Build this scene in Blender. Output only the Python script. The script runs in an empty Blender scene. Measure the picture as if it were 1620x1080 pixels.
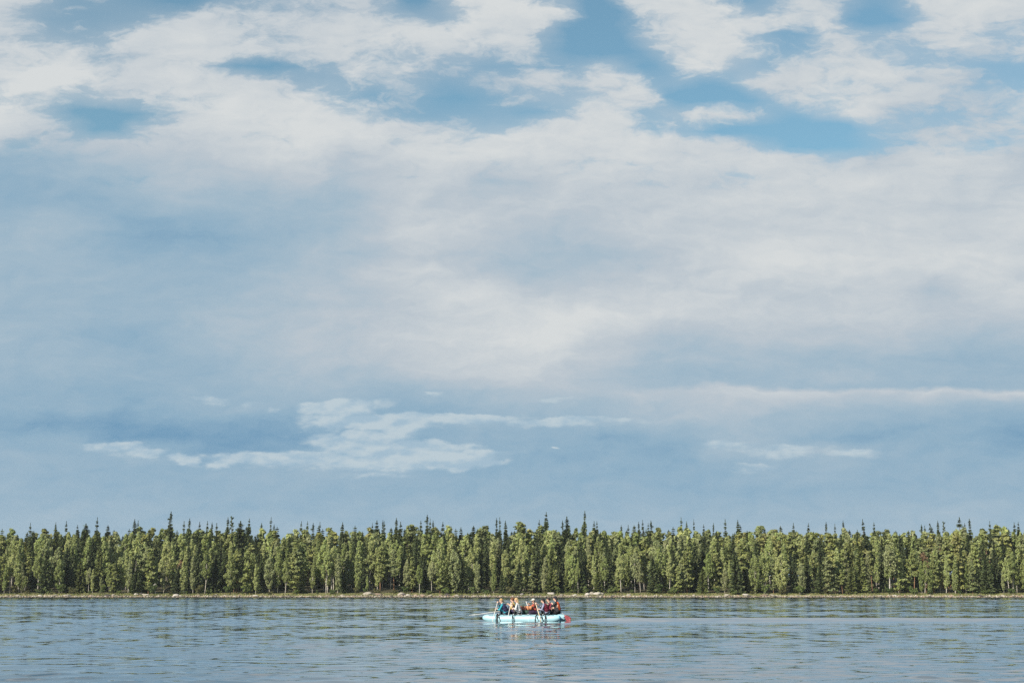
import bpy, math, random
import numpy as np
from mathutils import Vector, Matrix, noise as mnoise
from mathutils.kdtree import KDTree

R = math.radians
random.seed(7)
rng = np.random.default_rng(11)
sc = bpy.context.scene
COL = sc.collection

# ------------------------------------------------------------------ camera
CAM_H = 1.45
F_PX = 2250.0
TILT = math.atan((936.0 - 540.0) / F_PX)
cam_d = bpy.data.cameras.new('camera')
cam_d.lens = 50.0
cam_d.sensor_width = 36.0
cam_d.clip_start = 0.1
cam_d.clip_end = 6000.0
cam = bpy.data.objects.new('camera', cam_d)
cam.location = (0, 0, CAM_H)
cam.rotation_euler = (R(90) + TILT, 0, 0)
COL.objects.link(cam)
sc.camera = cam

# ------------------------------------------------------------------ sun
SUN_EL = R(36)
SUN_AZ = math.atan2(-0.68, -0.73)          # behind the camera, to one side
sun_dir = Vector((math.sin(SUN_AZ) * math.cos(SUN_EL), math.cos(SUN_AZ) * math.cos(SUN_EL), math.sin(SUN_EL)))
sd = bpy.data.lights.new('sun', 'SUN')
sd.energy = 5.0
sd.angle = R(0.6)
sd.color = (1.0, 0.93, 0.80)
sun = bpy.data.objects.new('sun', sd)
sun.rotation_euler = sun_dir.to_track_quat('Z', 'Y').to_euler()
COL.objects.link(sun)

# ------------------------------------------------------------------ exposure
sc.view_settings.view_transform = 'Standard'
sc.view_settings.look = 'None'
sc.view_settings.gamma = 1.0
sc.view_settings.use_curve_mapping = False
sc.view_settings.exposure = 0.75
sc.cycles.use_denoising = False

# ------------------------------------------------------------------ maths helpers
CT, ST = math.cos(TILT), math.sin(TILT)

def ray(px, py):
    X = (px - 810.0) / F_PX
    Yu = (540.0 - py) / F_PX
    return X, CT - Yu * ST, ST + Yu * CT

def at(px, py, Y):
    """World point seen at a photograph pixel, at a given depth."""
    x, y, z = ray(px, py)
    k = Y / y
    return Vector((x * k, Y, CAM_H + z * k))

def px_of(x, Y):
    """Photograph column of a point near eye level."""
    return 810.0 + x / Y * (1.0 / CT) * F_PX

# ------------------------------------------------------------------ world: daylight sky with broken cloud
world = bpy.data.worlds.new('World')
sc.world = world
world.use_nodes = True
world.cycles.sampling_method = 'MANUAL'
world.cycles.sample_map_resolution = 256
nt = world.node_tree
nt.nodes.clear()

class G:
    """Small helper to write node graphs as expressions."""
    def __init__(s, tree): s.t = tree
    def n(s, typ, **kw):
        nd = s.t.nodes.new(typ)
        for k, v in kw.items(): setattr(nd, k, v)
        return nd
    def put(s, sock, v):
        if isinstance(v, bpy.types.NodeSocket): s.t.links.new(v, sock)
        else: sock.default_value = v
    def m(s, op, a, b=0.0, c=0.0, clamp=False):
        nd = s.n('ShaderNodeMath', operation=op, use_clamp=clamp)
        for i, v in enumerate((a, b, c)): s.put(nd.inputs[i], v)
        return nd.outputs[0]
    def add(s, a, b): return s.m('ADD', a, b)
    def sub(s, a, b): return s.m('SUBTRACT', a, b)
    def mul(s, a, b): return s.m('MULTIPLY', a, b)
    def div(s, a, b): return s.m('DIVIDE', a, b)
    def rng(s, v, a, b, c=0.0, d=1.0, interp='LINEAR'):
        nd = s.n('ShaderNodeMapRange', interpolation_type=interp)
        for k, x in zip(('Value', 'From Min', 'From Max', 'To Min', 'To Max'), (v, a, b, c, d)): s.put(nd.inputs[k], x)
        return nd.outputs[0]
    def vec(s, x, y, z=0.0):
        nd = s.n('ShaderNodeCombineXYZ')
        for i, v in enumerate((x, y, z)): s.put(nd.inputs[i], v)
        return nd.outputs[0]
    def sep(s, v):
        nd = s.n('ShaderNodeSeparateXYZ'); s.put(nd.inputs[0], v); return nd.outputs
    def noise(s, v, scale, detail=4.0, rough=0.5, lac=2.0, dist=0.0, color=False):
        nd = s.n('ShaderNodeTexNoise')
        if v is not None: s.put(nd.inputs['Vector'], v)
        s.put(nd.inputs['Scale'], scale); s.put(nd.inputs['Detail'], detail)
        s.put(nd.inputs['Roughness'], rough); s.put(nd.inputs['Lacunarity'], lac); s.put(nd.inputs['Distortion'], dist)
        return nd.outputs['Color' if color else 'Fac']
    def mix(s, f, a, b, typ='RGBA', blend='MIX'):
        nd = s.n('ShaderNodeMix', data_type=typ, blend_type=blend) if typ == 'RGBA' else s.n('ShaderNodeMix', data_type=typ)
        s.put(nd.inputs[0], f)
        i, o = {'RGBA': ((6, 7), 2), 'FLOAT': ((2, 3), 0), 'VECTOR': ((4, 5), 1)}[typ]
        s.put(nd.inputs[i[0]], a); s.put(nd.inputs[i[1]], b)
        return nd.outputs[o]
    def ramp(s, f, stops, interp='LINEAR'):
        nd = s.n('ShaderNodeValToRGB'); cr = nd.color_ramp; cr.interpolation = interp
        while len(cr.elements) < len(stops): cr.elements.new(0.5)
        for e, (p, c) in zip(cr.elements, stops): e.position = p
        for e, (p, c) in zip(cr.elements, stops): e.color = c if len(c) == 4 else (*c, 1)
        s.put(nd.inputs[0], f)
        return nd.outputs[0]

def lin(r, g, b):
    f = lambda c: (c / 255 / 12.92) if c / 255 <= 0.04045 else ((c / 255 + 0.055) / 1.055) ** 2.4
    return (f(r), f(g), f(b), 1.0)

def scaled(c, k): return (c[0] * k, c[1] * k, c[2] * k, 1.0)

SKY_STRENGTH = 0.15
# cloud cover by elevation row, one digit for each step of azimuth (0 open sky .. 9 cloud)
COV = {
    0:   "8644325577728975299638636999", 30:  "8544588788756995159978615988", 55:  "8656999889999982169953767977", 80:  "8877999888888763149954976676",
    105: "8997994246676444626757796644", 130: "7997999865664677844388688754", 155: "7868789975342466881137799765", 180: "9721499998644436857753886677",
    205: "9852899999987679955211157777", 230: "9789999999999999999862246757", 252: "9999999999999999999999789999", 275: "9999999999999999999999999999",
    840: "9999999999999999999999999999"}
# cloud tone by elevation row: (column, 0 slate .. 9 white)
TONE = {
    0:   ((0, 7), (100, 6), (200, 6), (400, 6.5), (600, 6.5), (720, 8), (840, 8), (1000, 7.5), (1080, 8), (1200, 7.5), (1400, 6.5), (1500, 8), (1620, 7.5)),
    60:  ((0, 7), (100, 6.5), (180, 7), (300, 7.5), (500, 7), (600, 7.8), (800, 7.5), (900, 6.5), (1000, 7), (1100, 8), (1200, 7.5), (1320, 7), (1400, 6.5), (1500, 7.5), (1620, 6.8)),
    120: ((0, 7.5), (60, 8.7), (110, 9), (180, 6.6), (280, 7.6), (400, 7), (500, 6.5), (620, 6.7), (750, 6), (850, 6.8), (980, 7.3), (1100, 8), (1200, 6.8), (1300, 7), (1420, 7.4), (1520, 6), (1620, 6.5)),
    175: ((0, 8.6), (70, 7.5), (200, 7.4), (300, 8), (400, 8.2), (540, 8.2), (650, 6.5), (800, 6.3), (940, 8), (1060, 7), (1120, 7.6), (1220, 7), (1340, 8), (1420, 6.5), (1540, 6.3), (1620, 7.2)),
    215: ((0, 7.5), (50, 6.2), (150, 7), (250, 7), (350, 7.4), (450, 8.3), (560, 8.4), (700, 7.8), (800, 8), (950, 8.4), (1050, 8), (1150, 7), (1300, 6.5), (1450, 6.4), (1620, 6.8)),
    250: ((0, 2.8), (100, 4.2), (200, 5.7), (300, 6.2), (400, 7.7), (500, 8), (560, 6.4), (620, 7.4), (700, 8.1), (800, 8.5), (900, 8.2), (1000, 8.5), (1080, 7.7), (1200, 8.2), (1300, 7.2), (1400, 6.6), (1500, 8.2), (1620, 6.2)),
    290: ((0, 2.4), (100, 3), (200, 4.5), (300, 5.6), (400, 5.2), (500, 6.2), (540, 5), (600, 6.6), (700, 7.1), (780, 5.7), (850, 6.3), (900, 7.4), (1000, 7.1), (1080, 6.9), (1200, 7.6), (1300, 8), (1400, 8), (1500, 7.4), (1620, 7)),
    320: ((0, 3), (100, 2.5), (150, 2.2), (200, 3.4), (300, 4.6), (400, 4), (500, 4.6), (540, 4.4), (600, 6), (660, 7.6), (700, 6.4), (800, 7.1), (900, 7.1), (1000, 6.5), (1080, 7.6), (1200, 7.7), (1300, 7.6), (1400, 7.7), (1500, 7), (1620, 7.8)),
    345: ((0, 3.5), (100, 4.2), (150, 3.5), (200, 2.6), (300, 2.8), (400, 3.7), (500, 4.5), (540, 4.6), (620, 6.8), (700, 7.3), (800, 6.4), (900, 6.4), (1000, 7), (1080, 7.6), (1200, 7.5), (1300, 7.5), (1400, 7.6), (1500, 7.1), (1620, 7.8)),
    375: ((0, 4), (100, 4), (200, 2.2), (300, 1.8), (350, 1.8), (400, 3), (500, 4.2), (540, 4.6), (620, 7), (700, 7.4), (800, 6), (900, 5.6), (1000, 7), (1080, 7.5), (1200, 7.6), (1300, 7.9), (1400, 7.7), (1500, 7.6), (1620, 7.7)),
    405: ((0, 4), (100, 4), (200, 3), (300, 3.1), (400, 3.4), (500, 5), (540, 5), (650, 6), (750, 5.7), (850, 4.9), (900, 4.7), (1000, 6), (1080, 7), (1200, 8.3), (1300, 8.7), (1400, 8.3), (1500, 8.9), (1620, 7.6)),
    430: ((0, 4), (100, 4), (200, 3.6), (300, 3.6), (400, 4), (500, 5.3), (540, 5.6), (620, 7.4), (700, 7.4), (780, 5.6), (850, 4.9), (950, 6), (1080, 6.8), (1200, 8.2), (1300, 8.4), (1400, 8), (1500, 8), (1620, 7.8)),
    465: ((0, 4), (100, 4), (200, 4), (300, 4.1), (400, 4.5), (500, 5.7), (560, 5.7), (620, 6.5), (720, 7.9), (800, 7.6), (880, 6.2), (950, 7.1), (1080, 7.4), (1200, 7.1), (1300, 7.1), (1400, 7.3), (1480, 5.8), (1550, 7), (1620, 8)),
    500: ((0, 3.7), (100, 3.8), (200, 4), (300, 4.3), (400, 5.1), (500, 6.1), (560, 6.5), (650, 7.1), (750, 8.1), (850, 8.2), (900, 8.9), (1000, 8.1), (1080, 7.8), (1200, 7.5), (1300, 7.1), (1400, 7.4), (1500, 6.7), (1620, 6.5)),
    535: ((0, 4), (100, 3.5), (200, 2.6), (300, 4), (400, 5.4), (500, 6), (540, 5.6), (600, 6.6), (700, 7.8), (800, 8.2), (890, 8.8), (930, 7), (1000, 6.4), (1060, 5.3), (1200, 6.2), (1300, 5.9), (1400, 6.2), (1500, 5.2), (1620, 5)),
    568: ((0, 3.5), (100, 3.5), (200, 2.9), (300, 3.5), (400, 5), (500, 5.5), (600, 6.3), (700, 7.6), (800, 8), (900, 7.6), (960, 6.4), (1000, 5.3), (1080, 4.8), (1200, 4.6), (1300, 4.3), (1400, 4.3), (1540, 3), (1620, 3.3)),
    596: ((0, 3.3), (100, 3.5), (200, 3), (300, 3.3), (400, 4.6), (500, 5), (550, 4.6), (620, 5), (700, 6.2), (800, 7.1), (900, 6.2), (1000, 4.4), (1080, 4), (1200, 4), (1300, 5), (1400, 4.3), (1500, 3.7), (1620, 3.6)),
    610: ((0, 3), (100, 3.2), (200, 2.8), (300, 3.2), (400, 4.1), (500, 4.5), (560, 4.2), (640, 4), (700, 4.6), (800, 6.2), (900, 5.8), (1000, 5), (1080, 4.2), (1200, 4.4), (1300, 4.3), (1400, 3.8), (1500, 3.5), (1620, 3.5)),
    619: ((0, 2.9), (200, 2.6), (300, 3.1), (400, 3.9), (500, 4.2), (560, 4), (640, 3.6), (700, 3.6), (760, 4.5), (850, 5.5), (950, 5.4), (1000, 6), (1080, 6), (1160, 7), (1250, 7.4), (1350, 6.6), (1450, 7), (1540, 6.8), (1620, 7.4)),
    645: ((0, 2.4), (100, 2.7), (150, 2.4), (200, 2.2), (300, 3), (400, 3.4), (500, 3.3), (600, 2.8), (660, 2.4), (700, 2.6), (800, 4.3), (900, 4.4), (1000, 5.1), (1080, 5.6), (1200, 5.6), (1300, 4.9), (1400, 4.6), (1500, 4), (1620, 3.4)),
    667: ((0, 1.5), (100, 1.1), (200, 1.1), (300, 1.9), (400, 1.6), (500, 1.8), (700, 2.4), (800, 3.5), (900, 3.4), (1000, 4.7), (1080, 5), (1200, 4.7), (1300, 4), (1400, 3.2), (1500, 2.6), (1620, 1.9)),
    690: ((0, 2.3), (100, 2.2), (200, 0.9), (250, 0.7), (300, 0.8), (400, 0.8), (480, 1), (600, 2), (800, 2.8), (900, 2.2), (1000, 2.2), (1080, 2.8), (1150, 4.2), (1220, 3.6), (1300, 2), (1400, 2.1), (1500, 2.2), (1620, 1.1)),
    715: ((0, 3), (100, 3), (200, 2.8), (280, 2), (350, 1.1), (420, 1.4), (600, 2.4), (850, 2.3), (950, 2.2), (1080, 2.4), (1150, 4.2), (1230, 4), (1330, 4.6), (1400, 3.2), (1500, 2.7), (1620, 2.2)),
    745: ((0, 3), (200, 3), (400, 3), (600, 3), (800, 2.6), (1000, 2.3), (1080, 2.4), (1200, 3), (1300, 3.3), (1400, 3), (1620, 2.7)),
    775: ((0, 3.1), (400, 3.1), (800, 2.8), (1200, 2.8), (1620, 3.1)), 812: ((0, 3.6), (400, 3.4), (800, 3.4), (1200, 3.7), (1620, 4.1)), 840: ((0, 4), (800, 3.9), (1620, 4.5))}

def sky_w(py):
    x, y, z = ray(810, py); return z / y

def sky_az(px, py):
    x, y, z = ray(px, py); return math.atan2(x, y)

AZ_L = 0.372
g = G(nt)
tc = g.n('ShaderNodeTexCoord')
X, Y, Z = g.sep(tc.outputs['Generated'])
az0 = g.m('ARCTAN2', X, Y)
hyp = g.m('SQRT', g.add(g.mul(X, X), g.mul(Y, Y)))
capped = g.m('MINIMUM', g.m('ABSOLUTE', az0), 0.45)
w0 = g.div(g.div(Z, g.m('MAXIMUM', hyp, 0.05)), g.m('COSINE', capped))
w0 = g.m('MINIMUM', g.m('MAXIMUM', w0, 0.0), 1.6)
W_TOP = sky_w(-6)
# large soft drift of the field, then fine ragged edges
base_v = g.vec(g.mul(az0, 2.4), g.mul(w0, 5.2), 3.7)
wn = g.sep(g.noise(base_v, 3.2, 3.0, 0.55, color=True))
wn2 = g.sep(g.noise(base_v, 13.0, 5.0, 0.6, color=True))
azw = g.add(g.add(az0, g.mul(g.sub(wn[0], 0.5), 0.022)), g.mul(g.sub(wn2[0], 0.5), 0.030))
ww = g.add(g.add(w0, g.mul(g.sub(wn[1], 0.5), 0.010)), g.mul(g.sub(wn2[1], 0.5), 0.013))
# beyond the frame the same kind of sky goes on
azf = g.m('PINGPONG', g.add(azw, AZ_L), 2 * AZ_L)
azf = g.div(azf, 2 * AZ_L)
wf = g.m('PINGPONG', g.m('MINIMUM', g.m('MAXIMUM', ww, 0.0), 0.80), W_TOP)

def field(table):
    keys = sorted(table)          # top row first
    out = None
    for i, py in enumerate(keys):
        row = table[py]
        if isinstance(row, str): row = [(q * 60, int(c)) for q, c in enumerate(row)]
        stops = []
        for q, v in row:
            p = (sky_az(q, py) + AZ_L) / (2 * AZ_L)
            stops.append((min(max(p, 0.0), 1.0), (v / 9.0, v / 9.0, v / 9.0, 1)))
        col = g.ramp(azf, stops, 'CARDINAL')
        if out is None: out = col
        else:
            f = g.rng(wf, sky_w(keys[i - 1]), sky_w(py))
            out = g.mix(f, out, col, 'FLOAT')
    return out

cov = field(COV)
tone = field(TONE)
# fBm detail in stretched sky coordinates
dv = g.vec(g.mul(azw, 7.0), g.mul(ww, 15.0), 1.3)
n_big = g.noise(dv, 1.5, 3.0, 0.5)
n_det = g.noise(dv, 4.0, 7.0, 0.60, 2.1, 0.3)
n_fine = g.noise(dv, 17.0, 5.0, 0.6)
# light falls on the banks from the sun's side: relief from the slope of the cloud field
dv2 = g.vec(g.add(g.mul(azw, 7.0), -0.055), g.add(g.mul(ww, 15.0), 0.075), 1.3)
relief = g.sub(n_det, g.noise(dv2, 4.0, 7.0, 0.60, 2.1, 0.3))
c1 = g.add(cov, g.mul(g.sub(n_det, 0.5), 1.2))
c1 = g.add(c1, g.mul(g.sub(n_fine, 0.5), 0.30))
c1 = g.rng(c1, 0.33, 0.94, 0.0, 1.0, 'SMOOTHSTEP')

c1 = g.m('MAXIMUM', c1, g.rng(cov, 0.24, 0.9, 0.0, 0.62))          # thin veil round the gaps
c1 = g.m('MAXIMUM', c1, g.rng(wf, sky_w(300), sky_w(262), 1.0, 0.0))
# banks of cumulus and thin streaks low over the forest: (column, row, half width, half height, gain)
BLOBS = [(535, 640, 70, 13, 1.0), (600, 662, 110, 14, 1.0), (720, 662, 110, 8, .85), (880, 664, 140, 7, .7), (560, 690, 80, 15, 1.0), (620, 706, 110, 14, 1.1), (600, 722, 190, 12, 1.15),
         (440, 724, 110, 9, 1.0), (350, 731, 40, 6, .85), (287, 725, 22, 8, .95), (180, 704, 50, 9, .9), (225, 714, 45, 9, .85), (745, 733, 60, 6, .95), (740, 705, 25, 5, .6), (335, 628, 32, 7, .62), (392, 637, 28, 6, .55), (430, 648, 22, 7, .55),
         (600, 747, 110, 5, .5), (882, 711, 10, 2.5, .7), (1150, 702, 60, 11, .62), (1250, 708, 80, 11, .66), (1340, 714, 55, 9, .66), (1190, 735, 70, 7, .42), (700, 620, 30, 3, .45), (880, 633, 40, 5, .4)]
bl = None
for (px, py, rx, ry, gain) in BLOBS:
    a0, w_0 = sky_az(px, py), sky_w(py)
    sx = abs(sky_az(px + rx, py) - a0); sy = abs(sky_w(py - ry) - w_0)
    dx = g.mul(g.sub(azw, a0), 1 / sx); dy = g.mul(g.sub(ww, w_0), 1 / sy); dy = g.add(g.mul(dy, 1.15), g.mul(g.m('ABSOLUTE', dy), 0.5))
    d2 = g.add(g.mul(dx, dx), g.mul(dy, dy))
    e = g.mul(g.m('EXPONENT', g.mul(d2, -0.8)), gain)
    bl = e if bl is None else g.m('MAXIMUM', bl, e)
n_cu = g.noise(g.vec(g.mul(az0, 14.0), g.mul(w0, 34.0), 7.1), 2.6, 6.0, 0.58)
cu_rel = g.sub(n_cu, g.noise(g.vec(g.add(g.mul(az0, 14.0), -0.07), g.add(g.mul(w0, 34.0), 0.14), 7.1), 2.6, 6.0, 0.58))
cu = g.rng(g.add(bl, g.mul(g.sub(n_cu, 0.5), 1.1)), 0.22, 0.68, 0.0, 1.0, 'SMOOTHSTEP')
cu = g.mul(cu, g.rng(bl, 0.03, 0.25))
# tone of the main deck
tn = g.add(tone, g.mul(g.sub(n_big, 0.5), 0.18))
tn = g.add(tn, g.mul(g.sub(n_det, 0.5), 0.17))
tn = g.add(tn, g.mul(g.sub(n_fine, 0.5), 0.05))
tn = g.add(tn, g.mul(relief, 0.22))
tn = g.add(tn, g.rng(w0, sky_w(245), sky_w(140), 0.0, 0.07))        # the broken banks overhead are the brightest
k = 2.0 ** -0.75 / SKY_STRENGTH
deck = g.ramp(tn, [(0.0, scaled(lin(109, 152, 184), k)), (0.25, scaled(lin(142, 174, 196), k)), (0.48, scaled(lin(162, 185, 201), k)),
                   (0.72, scaled(lin(186, 197, 206), k)), (1.0, scaled(lin(214, 218, 219), k))], 'LINEAR')
cum = g.ramp(g.add(g.add(0.42, g.mul(cu_rel, 1.5)), g.mul(g.sub(tone, 0.35), 0.3)), [(0.22, scaled(lin(164, 189, 206), k)), (0.55, scaled(lin(190, 205, 213), k))])
sky = g.n('ShaderNodeTexSky', sky_type='NISHITA')
sky.sun_disc = False
sky.sun_elevation = SUN_EL
sky.sun_rotation = SUN_AZ
sky.altitude = 100
sky.air_density = 1.0
sky.dust_density = 2.6
sky.ozone_density = 1.5
blue = g.mix(1.0, sky.outputs[0], (0.50, 0.645, 0.572, 1), blend='MULTIPLY')
col = g.mix(c1, blue, deck)
col = g.mix(g.mul(cu, 0.92), col, cum)
bg = g.n('ShaderNodeBackground')
bg.inputs['Strength'].default_value = SKY_STRENGTH
nt.links.new(col, bg.inputs['Color'])
wo = g.n('ShaderNodeOutputWorld')
nt.links.new(bg.outputs[0], wo.inputs[0])

# ------------------------------------------------------------------ materials
def new_mat(name):
    m = bpy.data.materials.new(name); m.use_nodes = True
    m.node_tree.nodes.clear()
    return m, G(m.node_tree)

def finish(m, gg, shader):
    o = gg.n('ShaderNodeOutputMaterial'); m.node_tree.links.new(shader, o.inputs[0]); return m

def principled(gg, col, rough=0.6, normal=None, spec=0.5, **kw):
    p = gg.n('ShaderNodeBsdfPrincipled')
    gg.put(p.inputs['Base Color'], col); gg.put(p.inputs['Roughness'], rough)
    gg.put(p.inputs['Specular IOR Level'], spec)
    if normal is not None: gg.put(p.inputs['Normal'], normal)
    for k_, v in kw.items(): gg.put(p.inputs[k_], v)
    return p.outputs[0]

def bump(gg, h, strength=0.5, dist=0.02):
    b = gg.n('ShaderNodeBump'); gg.put(b.inputs['Height'], h)
    b.inputs['Strength'].default_value = strength; b.inputs['Distance'].default_value = dist
    return b.outputs[0]

def leaf_mat(name, attr=None, trans=0.22):
    m, gg = new_mat(name)
    if attr:
        a = gg.n('ShaderNodeAttribute', attribute_name=attr); c = a.outputs['Color']
    else:
        c = gg.n('ShaderNodeObjectInfo').outputs['Color']
    isl = gg.n('ShaderNodeNewGeometry').outputs['Random Per Island']
    hsv = gg.n('ShaderNodeHueSaturation')
    gg.put(hsv.inputs['Hue'], gg.rng(gg.m('FRACT', gg.mul(isl, 7.31)), 0, 1, 0.482, 0.518))
    gg.put(hsv.inputs['Saturation'], gg.rng(gg.m('FRACT', gg.mul(isl, 3.77)), 0, 1, 0.8, 1.12))
    gg.put(hsv.inputs['Value'], gg.rng(isl, 0, 1, 0.84, 1.16))
    gg.put(hsv.inputs['Color'], c)
    d = gg.n('ShaderNodeBsdfDiffuse'); gg.put(d.inputs[0], hsv.outputs[0])
    t = gg.n('ShaderNodeBsdfTranslucent'); gg.put(t.inputs[0], hsv.outputs[0])
    mx = gg.n('ShaderNodeMixShader'); mx.inputs[0].default_value = trans
    m.node_tree.links.new(d.outputs[0], mx.inputs[1]); m.node_tree.links.new(t.outputs[0], mx.inputs[2])
    return finish(m, gg, mx.outputs[0])

def bark_mat(name, c0, c1, scale=6.0, zs=0.3):
    m, gg = new_mat(name)
    co = gg.n('ShaderNodeTexCoord').outputs['Object']
    mp = gg.n('ShaderNodeMapping'); gg.put(mp.inputs[0], co); mp.inputs['Scale'].default_value = (1, 1, zs)
    n = gg.noise(mp.outputs[0], scale, 5, 0.65)
    c = gg.ramp(n, [(0.35, c0), (0.6, c1)])
    return finish(m, gg, principled(gg, c, 0.9, bump(gg, n, 0.6, 0.03), 0.2))

M = {}
M['leaf'] = leaf_mat('leaf_foliage', trans=0.40)
M['needle'] = leaf_mat('needle_foliage', trans=0.26)
M['forest_leaf'] = leaf_mat('forest_foliage', 'tone', 0.32)
M['birch_bark'] = bark_mat('birch_bark', (0.16, 0.14, 0.12), (0.56, 0.52, 0.46), 2.2, 1.6)
M['spruce_bark'] = bark_mat('spruce_bark', (0.06, 0.05, 0.045), (0.16, 0.13, 0.11))
M['pine_bark'] = bark_mat('pine_bark', (0.11, 0.065, 0.045), (0.28, 0.16, 0.09))
M['dead_wood'] = bark_mat('dead_wood', (0.24, 0.22, 0.20), (0.55, 0.52, 0.48))

def fabric(name, c, rough=0.85, var=0.25):
    m, gg = new_mat(name)
    co = gg.n('ShaderNodeTexCoord').outputs['Object']
    n = gg.noise(co, 9.0, 4, 0.6); n2 = gg.noise(co, 180.0, 2, 0.5)
    hs = gg.n('ShaderNodeHueSaturation'); hs.inputs['Color'].default_value = (*c[:3], 1)
    gg.put(hs.inputs['Value'], gg.rng(n, 0.3, 0.7, 1 - var, 1 + var))
    h = gg.add(n, gg.mul(n2, 0.1))
    return finish(m, gg, principled(gg, hs.outputs[0], rough, bump(gg, h, 0.5, 0.02), 0.3))

def plain(name, c, rough=0.5, metal=0.0, noise_amt=0.15, scale=8.0):
    m, gg = new_mat(name)
    co = gg.n('ShaderNodeTexCoord').outputs['Object']
    n = gg.noise(co, scale, 5, 0.6)
    hs = gg.n('ShaderNodeHueSaturation'); hs.inputs['Color'].default_value = (*c[:3], 1)
    gg.put(hs.inputs['Value'], gg.rng(n, 0.3, 0.7, 1 - noise_amt, 1 + noise_amt))
    return finish(m, gg, principled(gg, hs.outputs[0], gg.rng(n, 0.3, 0.7, rough * 0.85, min(1, rough * 1.15)), bump(gg, n, 0.15, 0.01), 0.5, Metallic=metal))

# ------------------------------------------------------------------ mesh helpers
def mesh_np(name, verts, faces, mats, midx=None, smooth=False, tone=None):
    """faces: (M,3|4) int array or a list of such arrays."""
    if not isinstance(faces, list): faces = [faces]
    faces = [f for f in faces if len(f)]
    me = bpy.data.meshes.new(name)
    me.vertices.add(len(verts))
    me.vertices.foreach_set('co', np.asarray(verts, dtype=np.float32).ravel())
    nl = sum(f.size for f in faces); npoly = sum(len(f) for f in faces)
    me.loops.add(nl); me.polygons.add(npoly)
    me.loops.foreach_set('vertex_index', np.concatenate([f.ravel() for f in faces]).astype(np.int32))
    tot = np.concatenate([np.full(len(f), f.shape[1], dtype=np.int32) for f in faces])
    st = np.concatenate([[0], np.cumsum(tot)[:-1]]).astype(np.int32)
    me.polygons.foreach_set('loop_start', st)
    me.polygons.foreach_set('loop_total', tot)
    for m_ in mats: me.materials.append(m_)
    if midx is not None: me.polygons.foreach_set('material_index', np.asarray(midx, dtype=np.int32))
    if smooth: me.polygons.foreach_set('use_smooth', np.ones(npoly, dtype=bool))
    if tone is not None:
        a = me.attributes.new('tone', 'FLOAT_COLOR', 'POINT')
        a.data.foreach_set('color', np.asarray(tone, dtype=np.float32).ravel())
    me.update(calc_edges=True)
    return me

def link(name, me, parent=None, loc=None, rot=None, scale=None):
    o = bpy.data.objects.new(name, me); COL.objects.link(o)
    if parent is not None: o.parent = parent
    if loc is not None: o.location = loc
    if rot is not None: o.rotation_euler = rot
    if scale is not None: o.scale = scale
    return o

def tag(o, label=None, cat=None, group=None, kind=None):
    if label: o['label'] = label
    if cat: o['category'] = cat
    if group: o['group'] = group
    if kind: o['kind'] = kind
    return o

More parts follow.
